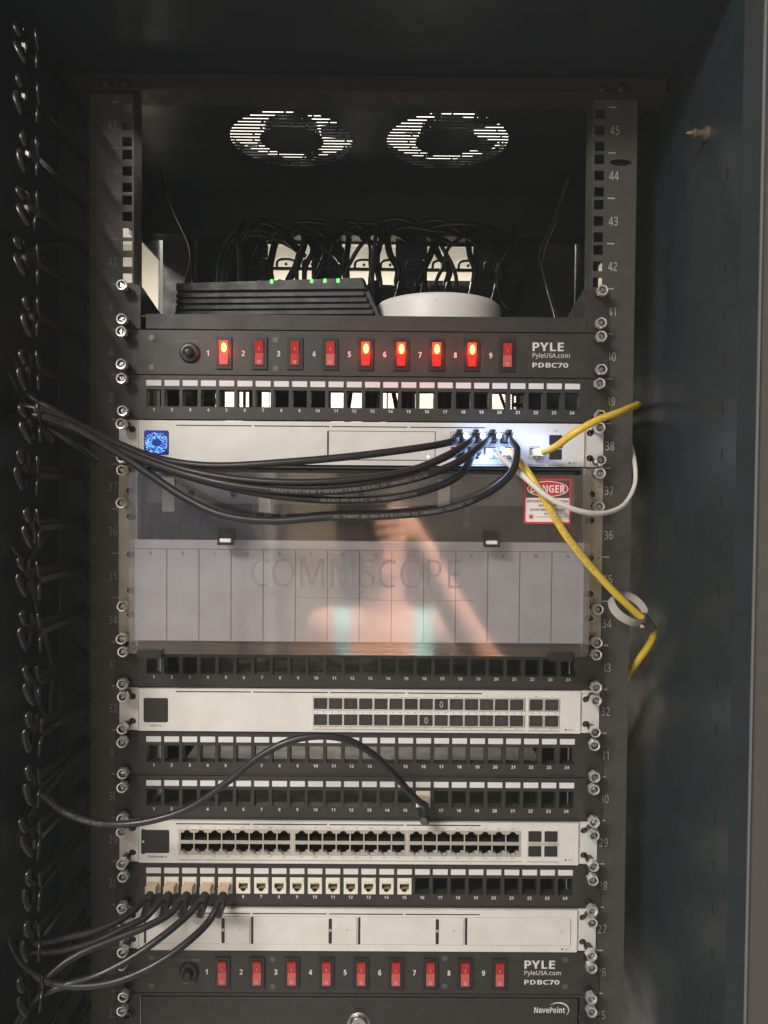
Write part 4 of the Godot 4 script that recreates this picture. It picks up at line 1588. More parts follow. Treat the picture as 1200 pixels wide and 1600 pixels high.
func lower_cables():
	var base := rack(30) / MM
	var o := cable("black_cable", "black network cable arching over the two middle patch panels into port sixteen",
		[base + Vector3(64.6, 8.6, 22), at(665, 1260, 30), at(656, 1253, 34), at(640, 1238, 38), at(615, 1209, 54), at(585, 1180, 66), at(548, 1158, 74), at(505, 1150, 78), at(455, 1157, 80), at(405, 1182, 80), at(355, 1222, 80), at(300, 1260, 80), at(245, 1280, 80), at(190, 1288, 82), at(140, 1284, 86), at(95, 1266, 92), at(60, 1240, 96), at(10, 1230, 80), at(-40, 1240, 60)],
		3.3, M.cable, "", 1.0, "CAT6 PATCH 24AWG E178131", 0.72)
	plug(o, base + Vector3(64.6, 21.0, 3), false, M.plug_tan, M.rubber, true)
	var b := B.new()
	b.tube([Vector3(-1, -7, 5), Vector3(0, -10, 12), Vector3(1.5, -12.5, 20), Vector3(-1, -10, 27)], 4, 12, [4.6, 4.8, 4.4, 3.6])
	obj("boot", b, M.rubber, o, base + Vector3(64.6, 21.0, 3) - o.position / MM)
	# five cables out of the white jacks
	base = rack(28) / MM
	var runs := [
		[[229, 1406, 40], [212, 1420, 54], [190, 1436, 66], [150, 1454, 78], [100, 1466, 88], [50, 1474, 96], [0, 1470, 90], [-40, 1460, 70]],
		[[254, 1407, 42], [226, 1434, 58], [190, 1452, 70], [150, 1471, 80], [112, 1482, 88], [74, 1487, 94], [30, 1488, 96], [-30, 1480, 80]],
		[[284, 1408, 44], [265, 1428, 58], [226, 1449, 70], [175, 1469, 80], [125, 1490, 90], [88, 1514, 98], [60, 1548, 104], [30, 1600, 104], [10, 1660, 96]],
		[[313, 1410, 46], [292, 1431, 60], [255, 1462, 76], [206, 1496, 88], [152, 1524, 96], [100, 1540, 104], [55, 1560, 108], [20, 1600, 108], [-10, 1660, 100]],
		[[343, 1412, 46], [326, 1440, 60], [300, 1466, 74], [262, 1495, 86], [212, 1522, 94], [160, 1538, 100], [102, 1540, 104], [57, 1526, 106], [22, 1488, 106], [8, 1430, 100], [14, 1360, 92], [30, 1300, 86], [50, 1250, 70]],
	]
	var words := ["first", "second", "third", "fourth", "fifth"]
	for k in 5:
		var px: float = -213.4 + k * 18.05 + 7.2
		var pts := [base + Vector3(px, 12.0, 18), base + Vector3(px - 1.0, 5.5, 27)]
		for q in runs[k]:
			pts.append(at(q[0], q[1], q[2]))
		var c := cable("black_cable", "black network cable hanging from the %s white jack of the lowest patch panel" % words[k], pts, 3.3, M.cable, "black cables from the white jacks")
		plug(c, base + Vector3(px, 20.6, 3.4), false, M.plug_tan, M.rubber, true)
		b = B.new()
		b.tube([Vector3(0, -3.5, 6), Vector3(0, -7.5, 12), Vector3(-0.5, -12, 19), Vector3(-1.6, -17, 26)], 4, 12, [5.0, 5.0, 4.3, 3.6])
		obj("boot", b, M.rubber, c, base + Vector3(px, 21.4, 3.4) - c.position / MM)
	# loose dark cables inside the finger duct
	var loose := [
		["dark cable curving down behind the duct fingers beside the upper gateway bundle", [[-20, 480, 90], [8, 470, 86], [24, 500, 84], [20, 540, 84], [30, 590, 90], [56, 650, 98], [80, 690, 80]]],
		["dark cable dropping steeply behind the duct fingers towards the gateway bundle", [[-30, 530, 96], [0, 562, 98], [28, 610, 100], [60, 655, 100], [110, 690, 90], [150, 720, 60]]],
		["dark cable rising behind the duct fingers level with the 48 port switch", [[40, 1600, 70], [26, 1500, 80], [14, 1420, 84], [22, 1340, 84], [48, 1270, 80], [90, 1215, 60], [120, 1180, 30]]],
		["dark cable bowing outwards behind the duct fingers level with the smoked door", [[70, 1120, 50], [40, 1060, 76], [18, 990, 84], [26, 920, 84], [60, 850, 70], [100, 800, 40]]],
		["dark cable slanting behind the duct fingers level with the shelf", [[-20, 470, 80], [14, 430, 84], [40, 400, 74], [80, 380, 50], [120, 378, 20]]],
		["dark cable crossing the duct at the level of the arching cable", [[-20, 860, 90], [12, 850, 96], [40, 890, 90], [60, 960, 70], [80, 1040, 50], [76, 1120, 40]]],
	]
	for l in loose:
		var pts := []
		for q in l[1]:
			pts.append(at(q[0], q[1], q[2]))
		cable("duct_cable", l[0], pts, 3.4, M.cable)


# ------------------------------------------------------------------ finger duct
func finger_duct():
	var o := thing("cable_duct", "tall black vertical cable duct with rows of hooked fingers", "cable duct", Vector3(-0.28, 0.08, 0))
	var b := B.new()
	b.box(-21.5, 900, -4, 9.5, 2005, -2)
	obj("back_plate", b, M.wall_black, o)
	var f := B.new()
	# hooked tip: two rounded lobes spreading up and down from a web
	f.tube(smooth([Vector3(1.5, 3.5, 121), Vector3(-0.6, 8, 122.5), Vector3(-1.6, 12, 122), Vector3(-1.2, 14.5, 119)], 4), 3.2, 12, [2.2, 2.8, 3.2, 3.4, 3.6, 3.6, 3.6, 3.6, 3.6, 3.4, 3.2, 2.8, 1.4])
	f.tube(smooth([Vector3(-1.8, -0.5, 121.5), Vector3(-2.0, -4.5, 123), Vector3(0.4, -11, 123), Vector3(3.6, -18.5, 121)], 4), 3.2, 12, [1.6, 3.0, 3.5, 3.6, 3.6, 3.6, 3.5, 3.5, 3.4, 3.3, 3.1, 2.7, 1.4])
	f.box(0.5, -15, 112, 3.4, 12, 118)
	var fm := f.mesh()
	var sb := B.new()
	sb.box(2.0, -4.2, -2, 4.4, 4.2, 117)
	var stem := sb.mesh()
	var g := B.new()
	g.box(-1.0, -2.4, -2, 0.8, 2.4, 112)
	g.tube(smooth([Vector3(0, 0, 111), Vector3(1.2, 6, 116), Vector3(1.2, 12, 117), Vector3(0.6, 16, 116)], 4), 1.7, 8)
	g.tube(smooth([Vector3(0, 0, 111), Vector3(1.2, -5, 116), Vector3(1.2, -11, 117), Vector3(0.6, -16, 116)], 4), 1.7, 8)
	var gm := g.mesh()
	var root := B.new()
	root.tube(smooth([Vector3(0, 7, 1), Vector3(1.6, 3, 2), Vector3(2.2, -4, 2), Vector3(1.6, -9, 1)], 3), 1.0, 6)
	var rm := root.mesh()
	for n in range(22, 46):
		var y := (n - 1) * UNIT + 34.0
		var a := obj("finger", stem, M.cavity, o, Vector3(0, y, 0))
		obj("finger_tip", fm, M.gloss, a)
		a.rotation = Vector3(rng.randf_range(-0.03, 0.03), rng.randf_range(-0.03, 0.03), rng.randf_range(-0.16, 0.16))
		obj("finger", gm, M.gloss, o, Vector3(9 + rng.randf_range(-1, 1), y - 4.0, 0)).rotation.z = rng.randf_range(-0.1, 0.1)
		obj("finger_root", rm, M.gloss, o, Vector3(4.5, y - 16, 0))


# ------------------------------------------------------------------ behind the rack
func rear():
	var o := thing("rear_rail", "black rear mounting rail with square holes behind the access point", "rail", Vector3(0.228, 0, -0.36), "rear mounting rails")
	var holes := []
	for n in range(22, 46):
		for d in [6.35, 22.22, 38.1]:
			holes.append(Rect2(-15.0 , 80 + (n - 1) * UNIT + d - 4.8, 9.6, 9.6))
	var b := B.new()
	b.plate(-18, 80, 71, 2088, 0, 2, holes)  # face widened to the side wall to block rear light
	b.box(18, 80, -40, 20, 2088, -0.01)
	obj("face", b, M.panel, o)
	var l := o.duplicate() as Node3D
	l.name = numbered("rear_rail")
	add_child(l)
	l.position = Vector3(-0.228, 0, -0.358)
	l.rotation.y = PI
	tag(l, "black rear mounting rail with square holes behind the router", "rail", "rear mounting rails")
	# lacing panel with three openings, rings and drooping cables
	var p := thing("lacing_panel", "black rear lacing panel with three openings behind the router and disc", "cable panel", Vector3(0, 1.94, -0.332))
	b = B.new()
	b.plate(-240, -50, 240, 160, -2, 0, [Rect2(-143, 53, 62, 56), Rect2(-38, 53, 76, 57), Rect2(83, 53, 65, 55), Rect2(-70, 0, 30, 24)])
	b.box(-200, 66, 20, 215, 70, 24)
	b.box(-206, 40, 30, 190, 43, 33)
	obj("face", b, M.wall_black, p)
	for k in 10:
		var x := -150 + k * 36.0
		b = B.new()
		b.tube(smooth([Vector3(x - 13, 70, 24), Vector3(x - 11, 78, 26), Vector3(x, 80, 27), Vector3(x + 11, 78, 26), Vector3(x + 13, 70, 24)], 5), 1.8, 8)
		obj("lacing_ring", b, M.plastic, p)
		b = B.new()
		b.ball(Vector3(x, 73, 27), 2.2, 5)
		obj("ring_knob", b, M.plastic, p)
	var rr := RandomNumberGenerator.new()
	rr.seed = 21
	var spots := ["above the router's left end", "above the router's middle", "left of the router lights", "over the router lights", "right of the router lights", "over the disc's left edge", "left of the disc's middle", "over the disc's middle", "right of the disc's middle", "over the disc's right edge", "beside the disc towards the rail"]
	for k in 11:
		var x := -176.0 + k * 35.5
		var lean := rr.randf_range(-14, 14)
		var pts := [Vector3(x + lean * 1.6, 2060, -322), Vector3(x + lean, 2030, -310), Vector3(x + 4, 2008, -306), Vector3(x + rr.randf_range(-6, 6), 1990, -308), Vector3(x - lean * 0.4, 1972, -300), Vector3(x - lean, 1950, -312), Vector3(x - lean * 2, 1900, -345)]
		cable("rear_cable", "dark cable drooping at the back, %s" % spots[k], pts, 4.6 + rr.randf_range(-0.6, 1.4), M.cable, "drooping cables at the back")
	var tang := B.new()
	for k in 13:
		var x := rr.randf_range(-200, 205)
		var drop := rr.randf_range(-26, 26)
		var zf := rr.randf_range(-318, -262)
		tang.tube(smooth([Vector3(x - drop * 1.4, 2064, zf - 20), Vector3(x - drop, 2050 + rr.randf_range(-6, 8), zf), Vector3(x + rr.randf_range(-12, 12), 2032, zf + 8), Vector3(x + drop * 0.6, 2008, zf + 4), Vector3(x + drop, 1984, zf), Vector3(x + drop * rr.randf_range(0.2, 1.5), 1952, zf - 10), Vector3(x + drop * 0.4, 1905, zf - 26)], 5), rr.randf_range(2.2, 3.6), 8)
	for k in 12:
		var y := rr.randf_range(2050, 2068)
		var x := rr.randf_range(-190, 60)
		var long := rr.randf_range(60, 180)
		tang.tube(smooth([Vector3(x, y - 14, -300), Vector3(x + long * 0.2, y, -280), Vector3(x + long * 0.55, y + rr.randf_range(-8, 5), -276), Vector3(x + long, y - rr.randf_range(4, 24), -300)], 6), rr.randf_range(2.4, 4.0), 8)
	for k in 12:
		var x := -186 + k * 33.0
		tang.tube(smooth([Vector3(x, 1986, -292), Vector3(x + 4, 1962, -284), Vector3(x + 15, 1948, -282), Vector3(x + 27, 1962, -284), Vector3(x + 33, 1986, -292)], 5), 4.2, 8)
	var tg := obj("cable_tangle", tang, M.gloss_cable)
	tg.set_meta("kind", "stuff")
	tag(tg, "dense tangle of black cables hanging across the back above the shelf", "cables")
	# green and grey bundle looping at the upper left
	for k in 3:
		var pts := [Vector3(-205 + k * 6, 1930, -320), Vector3(-206 + k * 7, 1985, -300 + k * 4), Vector3(-200 + k * 8, 2030, -296), Vector3(-176 + k * 6, 2058 - k * 5, -296), Vector3(-130 + k * 4, 2062 - k * 9, -304), Vector3(-100 + k * 6, 2044 - k * 8, -318)]
		cable("looped_cable", ["outermost of three greenish cables arching at the upper left of the back", "middle one of three greenish cables arching at the upper left of the back", "innermost of three greenish cables arching at the upper left of the back"][k], pts, 3.4, mat(0.03, 0.055, 0.045, 0.35), "arching cables at the upper left of the back")
	# hanging side cables
	for s in [-1, 1]:
		var pts := [Vector3(s * 232, 2062, -120), Vector3(s * 226, 2030, -150), Vector3(s * 216, 1996, -190), Vector3(s * 224, 1960, -200), Vector3(s * 236, 1905, -190), Vector3(s * 238, 1850, -190)]
		cable("side_cable", "grey cable hanging inside the %s" % ("cabinet's router side" if s < 0 else "cabinet's disc side"), pts, 3.4, M.gloss_cable)
	# crossing cables low behind the top patch panel
	var low := [[-20, -34, "eleventh and twelfth"], [14, 6, "fourteenth"], [176, 214, "twenty first"], [112, 108, "seventeenth"], [120, 136, "eighteenth"], [-112, -92, "sixth"], [-78, -88, "seventh"], [30, 52, "fifteenth"], [62, 58, "sixteenth"]]
	for c in low:
		cable("low_cable", "dark cable seen through the %s opening of the topmost patch panel" % c[2], [Vector3(c[0], 1880, -330), Vector3(c[0] + (c[1] - c[0]) * 0.3, 1840, -326), Vector3(c[0] + (c[1] - c[0]) * 0.7, 1795, -324), Vector3(c[1], 1730, -330)], 3.4 if c[0] < 100 else 2.2, M.cable if c[0] < 100 or c[0] > 150 else M.dark_steel, "dark cables behind the topmost patch panel")
	# rear door of open mesh on one side
	var d := thing("rear_door", "black perforated rear door of the cabinet seen through the patch panel openings", "door", Vector3(0.06, 0.06, -0.7))
	b = B.new()
	b.plate(0, 0, 240, 2040, -4, 0, [Rect2(24, 60, 192, 1800)])  # left solid above the mesh to keep rear light off the side wall
	obj("frame", b, M.wall_black, d)
	b = B.new()
	for k in 86:
		var y := 1230.0 + k * 5.0
		for dirn in [-1, 1]:
			var a := Vector3(24, y if dirn > 0 else y + 192, -2 + dirn * 0.6)
			var e := Vector3(216, y + 192 if dirn > 0 else y, -2 + dirn * 0.6)
			b.tube([a, e], 0.75, 4, [], 1.0, false)
	var ms := obj("mesh_sheet", b, M.plastic, d)
	ms.set_meta("kind", "stuff")
	var q := thing("added_light_mask", "added dark sheet with gaps cut to shape the light through the topmost patch panel", "panel", Vector3(0, 1.74, -0.345))  # added sheet blocks rear light except at its cut gaps
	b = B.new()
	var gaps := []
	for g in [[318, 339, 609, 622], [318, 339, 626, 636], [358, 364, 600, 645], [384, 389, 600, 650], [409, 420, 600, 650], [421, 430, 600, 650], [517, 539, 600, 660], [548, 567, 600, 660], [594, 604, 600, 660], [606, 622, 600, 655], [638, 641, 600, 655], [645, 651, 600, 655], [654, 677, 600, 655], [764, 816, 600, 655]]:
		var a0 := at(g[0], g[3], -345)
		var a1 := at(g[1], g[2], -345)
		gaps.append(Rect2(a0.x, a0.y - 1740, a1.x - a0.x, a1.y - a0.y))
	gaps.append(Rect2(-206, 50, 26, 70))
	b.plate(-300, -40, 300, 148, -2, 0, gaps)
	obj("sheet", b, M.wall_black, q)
	# fans on the roof over the vents
	for k in 2:
		var cx: float = [-88.0, 94.0][k]
		var f := thing("cooling_fan", "roof fan above the %s slotted vent" % ["first", "second"][k], "fan", Vector3(cx * MM, 2.1125, -0.147), "roof fans")
		f.get_meta("label")
		f.set_meta("label", ["dark fan over the white lit vent above the router", "dark fan over the amber tinted vent above the disc"][k])
		b = B.new()
		b.hoop(0, 0, 80, 75, 0, 10, 40)
		var fr := obj("fan_frame", b, M.plastic, f)
		fr.rotation.x = -PI / 2
		b = B.new()
		b.lathe(Vector3(0, 6, 0), [[0.1, 0], [30, 0], [32, 2], [32, 8], [0.1, 8]], 32, Vector3(0, 1, 0))
		obj("hub", b, M.plastic, f)
		for i in 5:
			b = B.new()
			var pr := []
			for j in 6:
				var rad := 34 + j * 7.4
				pr.append([Vector3(rad, 5, -6 - j * 0.8), Vector3(rad, 13, 6 + j * 0.8)])
			for j in 5:
				b.flat4(pr[j][0], pr[j][1], pr[j + 1][1], pr[j + 1][0], Vector3(60, -100, 0))
			var bl := obj("fan_blade", b, M.plastic, f)
			bl.rotation.y = TAU * i / 5 + k * 0.6


func open_door():
	var o := thing("front_door", "grey brown cabinet door folded right back, a narrow strip at the picture's edge", "door", Vector3(0.3165, 0.02, 0.15))
	var b := B.new()
	b.slab(0, 0, 520, 2090, 0, 8, 2, 1)
	obj("door_leaf", b, mat(0.085, 0.078, 0.07, 0.6), o)
	b = B.new()
	b.slab(-1.2, 0, 0.6, 2090, 8.01, 11)
	obj("door_edge", b, mat(0.26, 0.27, 0.29, 0.4, 0.5), o)


# ------------------------------------------------------------------ what the smoked door mirrors: the person and the wall behind
class Net:
	var o: Vector3
	var c: float
	var nx: int
	var ny: int
	var nz: int
	var f := PackedFloat32Array()

	func _init(lo: Vector3, hi: Vector3, cell: float):
		o = lo
		c = cell
		nx = int((hi.x - lo.x) / c) + 2
		ny = int((hi.y - lo.y) / c) + 2
		nz = int((hi.z - lo.z) / c) + 2
		f.resize(nx * ny * nz)
		f.fill(1.0)

	# a tapered limb from a to b, squashed in depth by flat, blended in over k
	func limb(a: Vector3, b: Vector3, ra: float, rb: float, k := 0.03, flat := 1.0):
		var r := maxf(ra, rb) + k + c * 2
		var lo := Vector3(minf(a.x, b.x), minf(a.y, b.y), minf(a.z, b.z)) - Vector3(r, r, r) - o
		var hi := Vector3(maxf(a.x, b.x), maxf(a.y, b.y), maxf(a.z, b.z)) + Vector3(r, r, r) - o
		var ab := b - a
		ab.z /= flat
		var ll := maxf(ab.length_squared(), 1e-9)
		for i in range(maxi(0, int(lo.x / c)), mini(nx, int(hi.x / c) + 1)):
			for j in range(maxi(0, int(lo.y / c)), mini(ny, int(hi.y / c) + 1)):
				for m in range(maxi(0, int(lo.z / c)), mini(nz, int(hi.z / c) + 1)):
					var p := o + Vector3(i, j, m) * c - a
					p.z /= flat
					var t := clampf(p.dot(ab) / ll, 0, 1)
					var d := (p - ab * t).length() - lerpf(ra, rb, t)
					var at_ := (i * ny + j) * nz + m
					var e := f[at_]
					var h := maxf(k - absf(d - e), 0.0) / k
					f[at_] = minf(d, e) - h * h * k * 0.25

	func into(st: SurfaceTool, paint: Callable):
		var vert := {}
		var pts := []
		var nor := []
		for i in nx - 1:
			for j in ny - 1:
				for m in nz - 1:
					var n_in := 0
					var v := []
					for q in 8:
						var d := f[((i + (q & 1)) * ny + j + ((q >> 1) & 1)) * nz + m + (q >> 2)]
						v.append(d)
						if d < 0:
							n_in += 1
					if n_in == 0 or n_in == 8:
						continue
					var s := Vector3.ZERO
					var cnt := 0
					for e in [[0, 1], [2, 3], [4, 5], [6, 7], [0, 2], [1, 3], [4, 6], [5, 7], [0, 4], [1, 5], [2, 6], [3, 7]]:
						var a: float = v[e[0]]
						var b: float = v[e[1]]
						if (a < 0) != (b < 0):
							var t := a / (a - b)
							s += Vector3(e[0] & 1, (e[0] >> 1) & 1, e[0] >> 2).lerp(Vector3(e[1] & 1, (e[1] >> 1) & 1, e[1] >> 2), t)
							cnt += 1
					vert[(i * ny + j) * nz + m] = pts.size()
					pts.append(o + (Vector3(i, j, m) + s / cnt) * c)
					nor.append(Vector3(v[1] + v[3] + v[5] + v[7] - v[0] - v[2] - v[4] - v[6], v[2] + v[3] + v[6] + v[7] - v[0] - v[1] - v[4] - v[5], v[4] + v[5] + v[6] + v[7] - v[0] - v[1] - v[2] - v[3]).normalized())
		var strides := [ny * nz, nz, 1]
		for key in vert:
			for ax in 3:
				var u: int = strides[(ax + 1) % 3]
				var w: int = strides[(ax + 2) % 3]
				if (f[key] < 0) == (f[key + strides[ax]] < 0):
					continue
				if not (vert.has(key - u) and vert.has(key - w) and vert.has(key - u - w)):
					continue
				var q := [vert[key], vert[key - u], vert[key - u - w], vert[key - w]]
				for t in [[0, 1, 2], [0, 2, 3]]:
					var a: int = q[t[0]]
					var b: int = q[t[1]]
					var d: int = q[t[2]]
					var order := [a, b, d]
					if (pts[b] - pts[a]).cross(pts[d] - pts[a]).dot(nor[a] + nor[b] + nor[d]) > 0:
						order = [a, d, b]
					for k in order:
						st.set_normal(nor[k])
						st.set_color(paint.call(pts[k]))
						st.add_vertex(pts[k])


func person():
	var o := thing("person", "person in a turquoise strap top mirrored in the smoked door, raising a phone", "person")
	var body := Net.new(Vector3(-0.34, 0.0, 0.78), Vector3(0.40, 1.74, 1.46), 0.013)
	var cx := 0.03
	var zz := 1.25
	body.limb(Vector3(cx, 0.94, zz), Vector3(cx, 1.06, zz), 0.15, 0.125, 0.05, 0.72)
	body.limb(Vector3(cx, 1.06, zz), Vector3(cx, 1.25, zz), 0.12, 0.135, 0.05, 0.72)
	body.limb(Vector3(cx - 0.11, 1.345, zz), Vector3(cx + 0.12, 1.345, zz), 0.062, 0.062, 0.05)
	for s in [-1, 1]:
		body.limb(Vector3(cx + s * 0.07, 1.22, zz - 0.075), Vector3(cx + s * 0.07, 1.24, zz - 0.06), 0.055, 0.06, 0.03)
		body.limb(Vector3(cx + s * 0.085, 0.92, zz), Vector3(cx + s * 0.08, 0.50, zz - 0.01), 0.088, 0.056, 0.04)
		body.limb(Vector3(cx + s * 0.08, 0.50, zz - 0.01), Vector3(cx + s * 0.08, 0.10, zz + 0.01), 0.054, 0.036, 0.02)
		body.limb(Vector3(cx + s * 0.08, 0.05, zz + 0.03), Vector3(cx + s * 0.09, 0.035, zz - 0.17), 0.042, 0.032, 0.02)
	body.limb(Vector3(cx, 1.36, zz), Vector3(cx, 1.47, zz - 0.01), 0.056, 0.05, 0.03)
	# arm raised to the phone, and the hanging arm
	body.limb(Vector3(cx + 0.16, 1.355, zz - 0.005), Vector3(0.262, 1.30, 1.04), 0.05, 0.043, 0.03)
	body.limb(Vector3(0.262, 1.30, 1.04), Vector3(0.105, 1.575, 0.865), 0.042, 0.026, 0.02)
	body.limb(Vector3(cx - 0.15, 1.355, zz), Vector3(cx - 0.215, 1.08, zz + 0.02), 0.05, 0.04, 0.03)
	body.limb(Vector3(cx - 0.215, 1.08, zz + 0.02), Vector3(cx - 0.22, 0.85, zz - 0.06), 0.039, 0.026, 0.02)
	body.limb(Vector3(0.105, 1.575, 0.865), Vector3(0.072, 1.628, 0.822), 0.026, 0.024, 0.02)
	body.limb(Vector3(cx - 0.22, 0.85, zz - 0.06), Vector3(cx - 0.22, 0.78, zz - 0.075), 0.026, 0.022, 0.02)
	var st := SurfaceTool.new()
	st.begin(Mesh.PRIMITIVE_TRIANGLES)
	var skin := Color(0.62, 0.36, 0.27)
	var paint := func(p: Vector3) -> Color:
		if p.y < 0.07:
			return Color(0.25, 0.25, 0.26)
		if p.y < 0.98 and absf(p.x - 0.03) < 0.19 and p.z > 1.0:
			return Color(0.04, 0.05, 0.08)
		var dx := absf(p.x - 0.03)
		if p.z > 1.1 and p.y < 1.43 and dx < 0.175:
			var neck := 1.285 + 0.9 * maxf(dx - 0.05, 0.0) + (0.2 if dx > 0.078 else 0.0)
			if p.z > zz + 0.01:
				neck += 0.05
			if p.y < neck and not (dx > 0.125 and p.y > 1.27):
				return Color(0.36, 0.66, 0.68)
		return skin
	body.into(st, paint)
	# head with a face
	var head := Net.new(Vector3(cx - 0.12, 1.42, zz - 0.16), Vector3(cx + 0.12, 1.72, zz + 0.13), 0.006)
	head.limb(Vector3(cx, 1.44, zz - 0.01), Vector3(cx, 1.50, zz - 0.015), 0.05, 0.05, 0.02)
	head.limb(Vector3(cx, 1.60, zz + 0.005), Vector3(cx, 1.61, zz - 0.012), 0.078, 0.076, 0.02)
	head.limb(Vector3(cx, 1.535, zz - 0.04), Vector3(cx, 1.60, zz - 0.03), 0.046, 0.068, 0.03)
	head.limb(Vector3(cx, 1.508, zz - 0.068), Vector3(cx, 1.515, zz - 0.055), 0.02, 0.026, 0.02)
	head.limb(Vector3(cx, 1.595, zz - 0.093), Vector3(cx, 1.566, zz - 0.112), 0.008, 0.013, 0.012)
	head.limb(Vector3(cx - 0.018, 1.538, zz - 0.088), Vector3(cx + 0.018, 1.538, zz - 0.088), 0.007, 0.007, 0.008)
	for s in [-1, 1]:
		head.limb(Vector3(cx + s * 0.078, 1.60, zz), Vector3(cx + s * 0.078, 1.565, zz - 0.005), 0.016, 0.011, 0.008)
		head.limb(Vector3(cx + s * 0.02, 1.612, zz - 0.094), Vector3(cx + s * 0.045, 1.612, zz - 0.084), 0.008, 0.008, 0.01)
	head.into(st, func(p: Vector3) -> Color:
		if p.z < zz - 0.085 and absf(p.y - 1.538) < 0.008 and absf(p.x - cx) < 0.024:
			return Color(0.5, 0.18, 0.16)
		if p.z < zz - 0.075 and absf(p.y - 1.594) < 0.007 and absf(absf(p.x - cx) - 0.032) < 0.012:
			return Color(0.06, 0.05, 0.05)
		return skin)
	# hands: palm and five separate fingers
	var hand := Net.new(Vector3(-0.02, 1.56, 0.762), Vector3(0.14, 1.70, 0.90), 0.004)
	hand.limb(Vector3(0.098, 1.586, 0.856), Vector3(0.072, 1.628, 0.822), 0.025, 0.026, 0.015)
	hand.limb(Vector3(0.066, 1.618, 0.815), Vector3(0.062, 1.648, 0.812), 0.020, 0.019, 0.015)
	for k in 4:
		var y: float = 1.606 + k * 0.017
		var reach: float = [0.012, 0.004, 0.0, 0.006][k]
		hand.limb(Vector3(0.066, y + 0.004, 0.806), Vector3(0.050, y, 0.782), 0.0095, 0.009, 0.006)
		hand.limb(Vector3(0.050, y, 0.782), Vector3(0.028 + reach, y - 0.002, 0.7795), 0.009, 0.0085, 0.005)
		hand.limb(Vector3(0.028 + reach, y - 0.002, 0.7795), Vector3(0.012 + reach, y - 0.004, 0.780), 0.0085, 0.0075, 0.005)
	hand.limb(Vector3(0.076, 1.626, 0.822), Vector3(0.056, 1.655, 0.815), 0.012, 0.0105, 0.008)
	hand.limb(Vector3(0.056, 1.655, 0.815), Vector3(0.030, 1.665, 0.812), 0.0105, 0.009, 0.006)
	hand.into(st, func(_p): return skin)
	hand = Net.new(Vector3(cx - 0.29, 0.64, zz - 0.16), Vector3(cx - 0.15, 0.86, zz + 0.0), 0.004)
	hand.limb(Vector3(cx - 0.22, 0.84, zz - 0.06), Vector3(cx - 0.22, 0.79, zz - 0.072), 0.024, 0.022, 0.015)
	for k in 4:
		var z: float = zz - 0.102 + k * 0.018
		var long: float = [0.064, 0.074, 0.070, 0.054][k]
		hand.limb(Vector3(cx - 0.22, 0.79, zz - 0.075), Vector3(cx - 0.222, 0.757, z), 0.014, 0.0105, 0.012)
		hand.limb(Vector3(cx - 0.222, 0.757, z), Vector3(cx - 0.215, 0.757 - long * 0.55, z - 0.004), 0.0095, 0.009, 0.005)
		hand.limb(Vector3(cx - 0.215, 0.757 - long * 0.55, z - 0.004), Vector3(cx - 0.2, 0.757 - long, z - 0.006), 0.009, 0.0075, 0.005)
	hand.limb(Vector3(cx - 0.215, 0.80, zz - 0.09), Vector3(cx - 0.205, 0.765, zz - 0.122), 0.012, 0.010, 0.008)
	hand.limb(Vector3(cx - 0.205, 0.765, zz - 0.122), Vector3(cx - 0.195, 0.735, zz - 0.130), 0.010, 0.008, 0.006)
	hand.into(st, func(_p): return skin)
	var sm := mat(1, 1, 1, 0.55)
	sm.vertex_color_use_as_albedo = true
	obj("body", st.commit(), sm, o)
	# hair to the shoulders, behind the face
	var hair := Net.new(Vector3(cx - 0.16, 1.30, zz - 0.14), Vector3(cx + 0.16, 1.74, zz + 0.17), 0.009)
	hair.limb(Vector3(cx, 1.62, zz + 0.03), Vector3(cx, 1.632, zz + 0.0), 0.088, 0.086, 0.02)
	for s in [-1, 1]:
		hair.limb(Vector3(cx + s * 0.072, 1.62, zz + 0.02), Vector3(cx + s * 0.088, 1.42, zz + 0.035), 0.04, 0.028, 0.03)
	hair.limb(Vector3(cx, 1.58, zz + 0.06), Vector3(cx, 1.38, zz + 0.085), 0.06, 0.045, 0.03)
	st = SurfaceTool.new()
	st.begin(Mesh.PRIMITIVE_TRIANGLES)
	hair.into(st, func(_p): return Color.WHITE)
	obj("hair", st.commit(), mat(0.09, 0.06, 0.045, 0.5), o)
	var ph := thing("phone", "dark phone held up in front of the person's face, mirrored in the smoked door", "phone", Vector3(-0.0145, 1.5965, 0.795))
	var b := B.new()
	b.slab(-51.5, 0, 51.5, 150, -4.5, 4.5, 9, 1.5)
	var case_ := obj("phone_case", b, mat(0.03, 0.028, 0.03, 0.4), ph)
	case_.rotation.y = PI
	b = B.new()
	b.slab(-47, 5, 47, 145, 4.51, 5.0, 6)
	obj("phone_screen", b, mat(0.02, 0.02, 0.025, 0.1), ph)


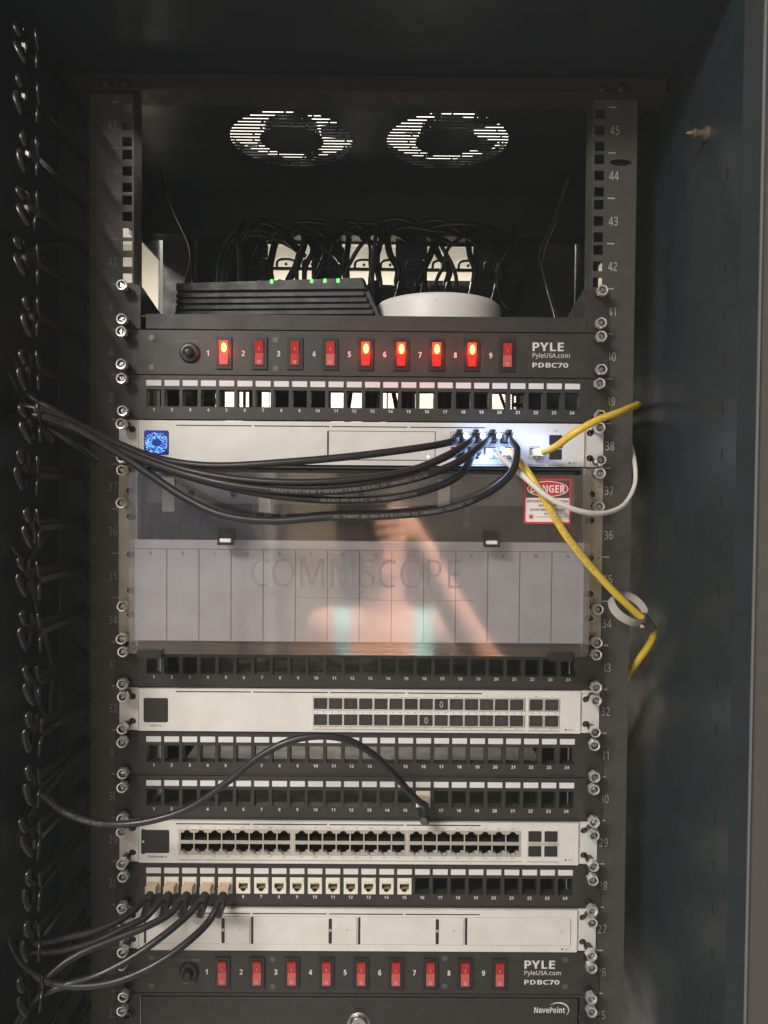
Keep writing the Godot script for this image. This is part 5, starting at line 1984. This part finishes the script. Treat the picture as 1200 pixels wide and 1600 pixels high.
func mirrored_room():
	var b := B.new()
	b.slab(-454, 0, -424, 2100, 2560, 2599, 0, 0)
	tag(obj("door_post", b, mat(0.78, 0.78, 0.78, 0.5)), "narrow white door post mirrored as a pale upright line in the smoked door", "door post")
	b = B.new()
	b.slab(-360, 0, -135, 2050, 2575, 2599, 0, 0)
	tag(obj("wood_panel", b, mat(0.55, 0.42, 0.27, 0.5)), "beige wooden panel mirrored left of the person in the smoked door", "panel")
	var p := thing("blue_screen_wall", "blue perforated partition mirrored at the smoked door's upper corner", "partition", Vector3(-0.72, 0.0, 2.2))
	b = B.new()
	var holes := []
	for i in 22:
		for j in 14:
			holes.append(Rect2(-258 + i * 24 + (j % 2) * 8, 1440 + j * 24, 9, 9))
	b.plate(-270, 1410, 270, 1790, -3, 0, holes)
	obj("perforated_sheet", b, mat(0.025, 0.06, 0.115, 0.6), p)
	for x in [-230, 230]:
		b = B.new()
		b.slab(x - 15, 0, x + 15, 1405, -30, -4)
		obj("leg", b, M.dark_steel, p)


func _ready():
	rng.seed = 7
	make_materials()
	make_light()
	make_room()
	make_cabinet()
	finger_duct()
	rear()
	open_door()
	shelf()
	router()
	access_point()
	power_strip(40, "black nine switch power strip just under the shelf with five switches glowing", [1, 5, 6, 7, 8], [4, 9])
	patch_panel(39, "black patch panel between the glowing power strip and the blue screen gateway")
	gateway()
	enclosure()
	patch_panel(33, "black patch panel directly under the smoked fibre enclosure", false)
	fibre_switch()
	patch_panel(31, "empty black patch panel directly under the fibre slot switch")
	patch_panel(30, "black patch panel with a single jack used, on top of the 48 port switch")
	copper_switch()
	patch_panel(28, "black patch panel with fifteen white jacks under the 48 port switch")
	recorder()
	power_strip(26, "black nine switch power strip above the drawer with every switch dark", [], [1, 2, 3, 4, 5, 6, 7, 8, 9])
	drawer()
	for k in 15:
		keystone_jack(28, k + 1, "white keystone jack %s the %s opening of the lowest patch panel" % ["holding a cable plug in" if k < 5 else "with empty socket in", ORDINAL[k]])
	keystone_jack(30, 16, "lone keystone jack that takes the arching cable, in the panel above the 48 port switch")
	gateway_cables()
	lower_cables()
	person()
	mirrored_room()
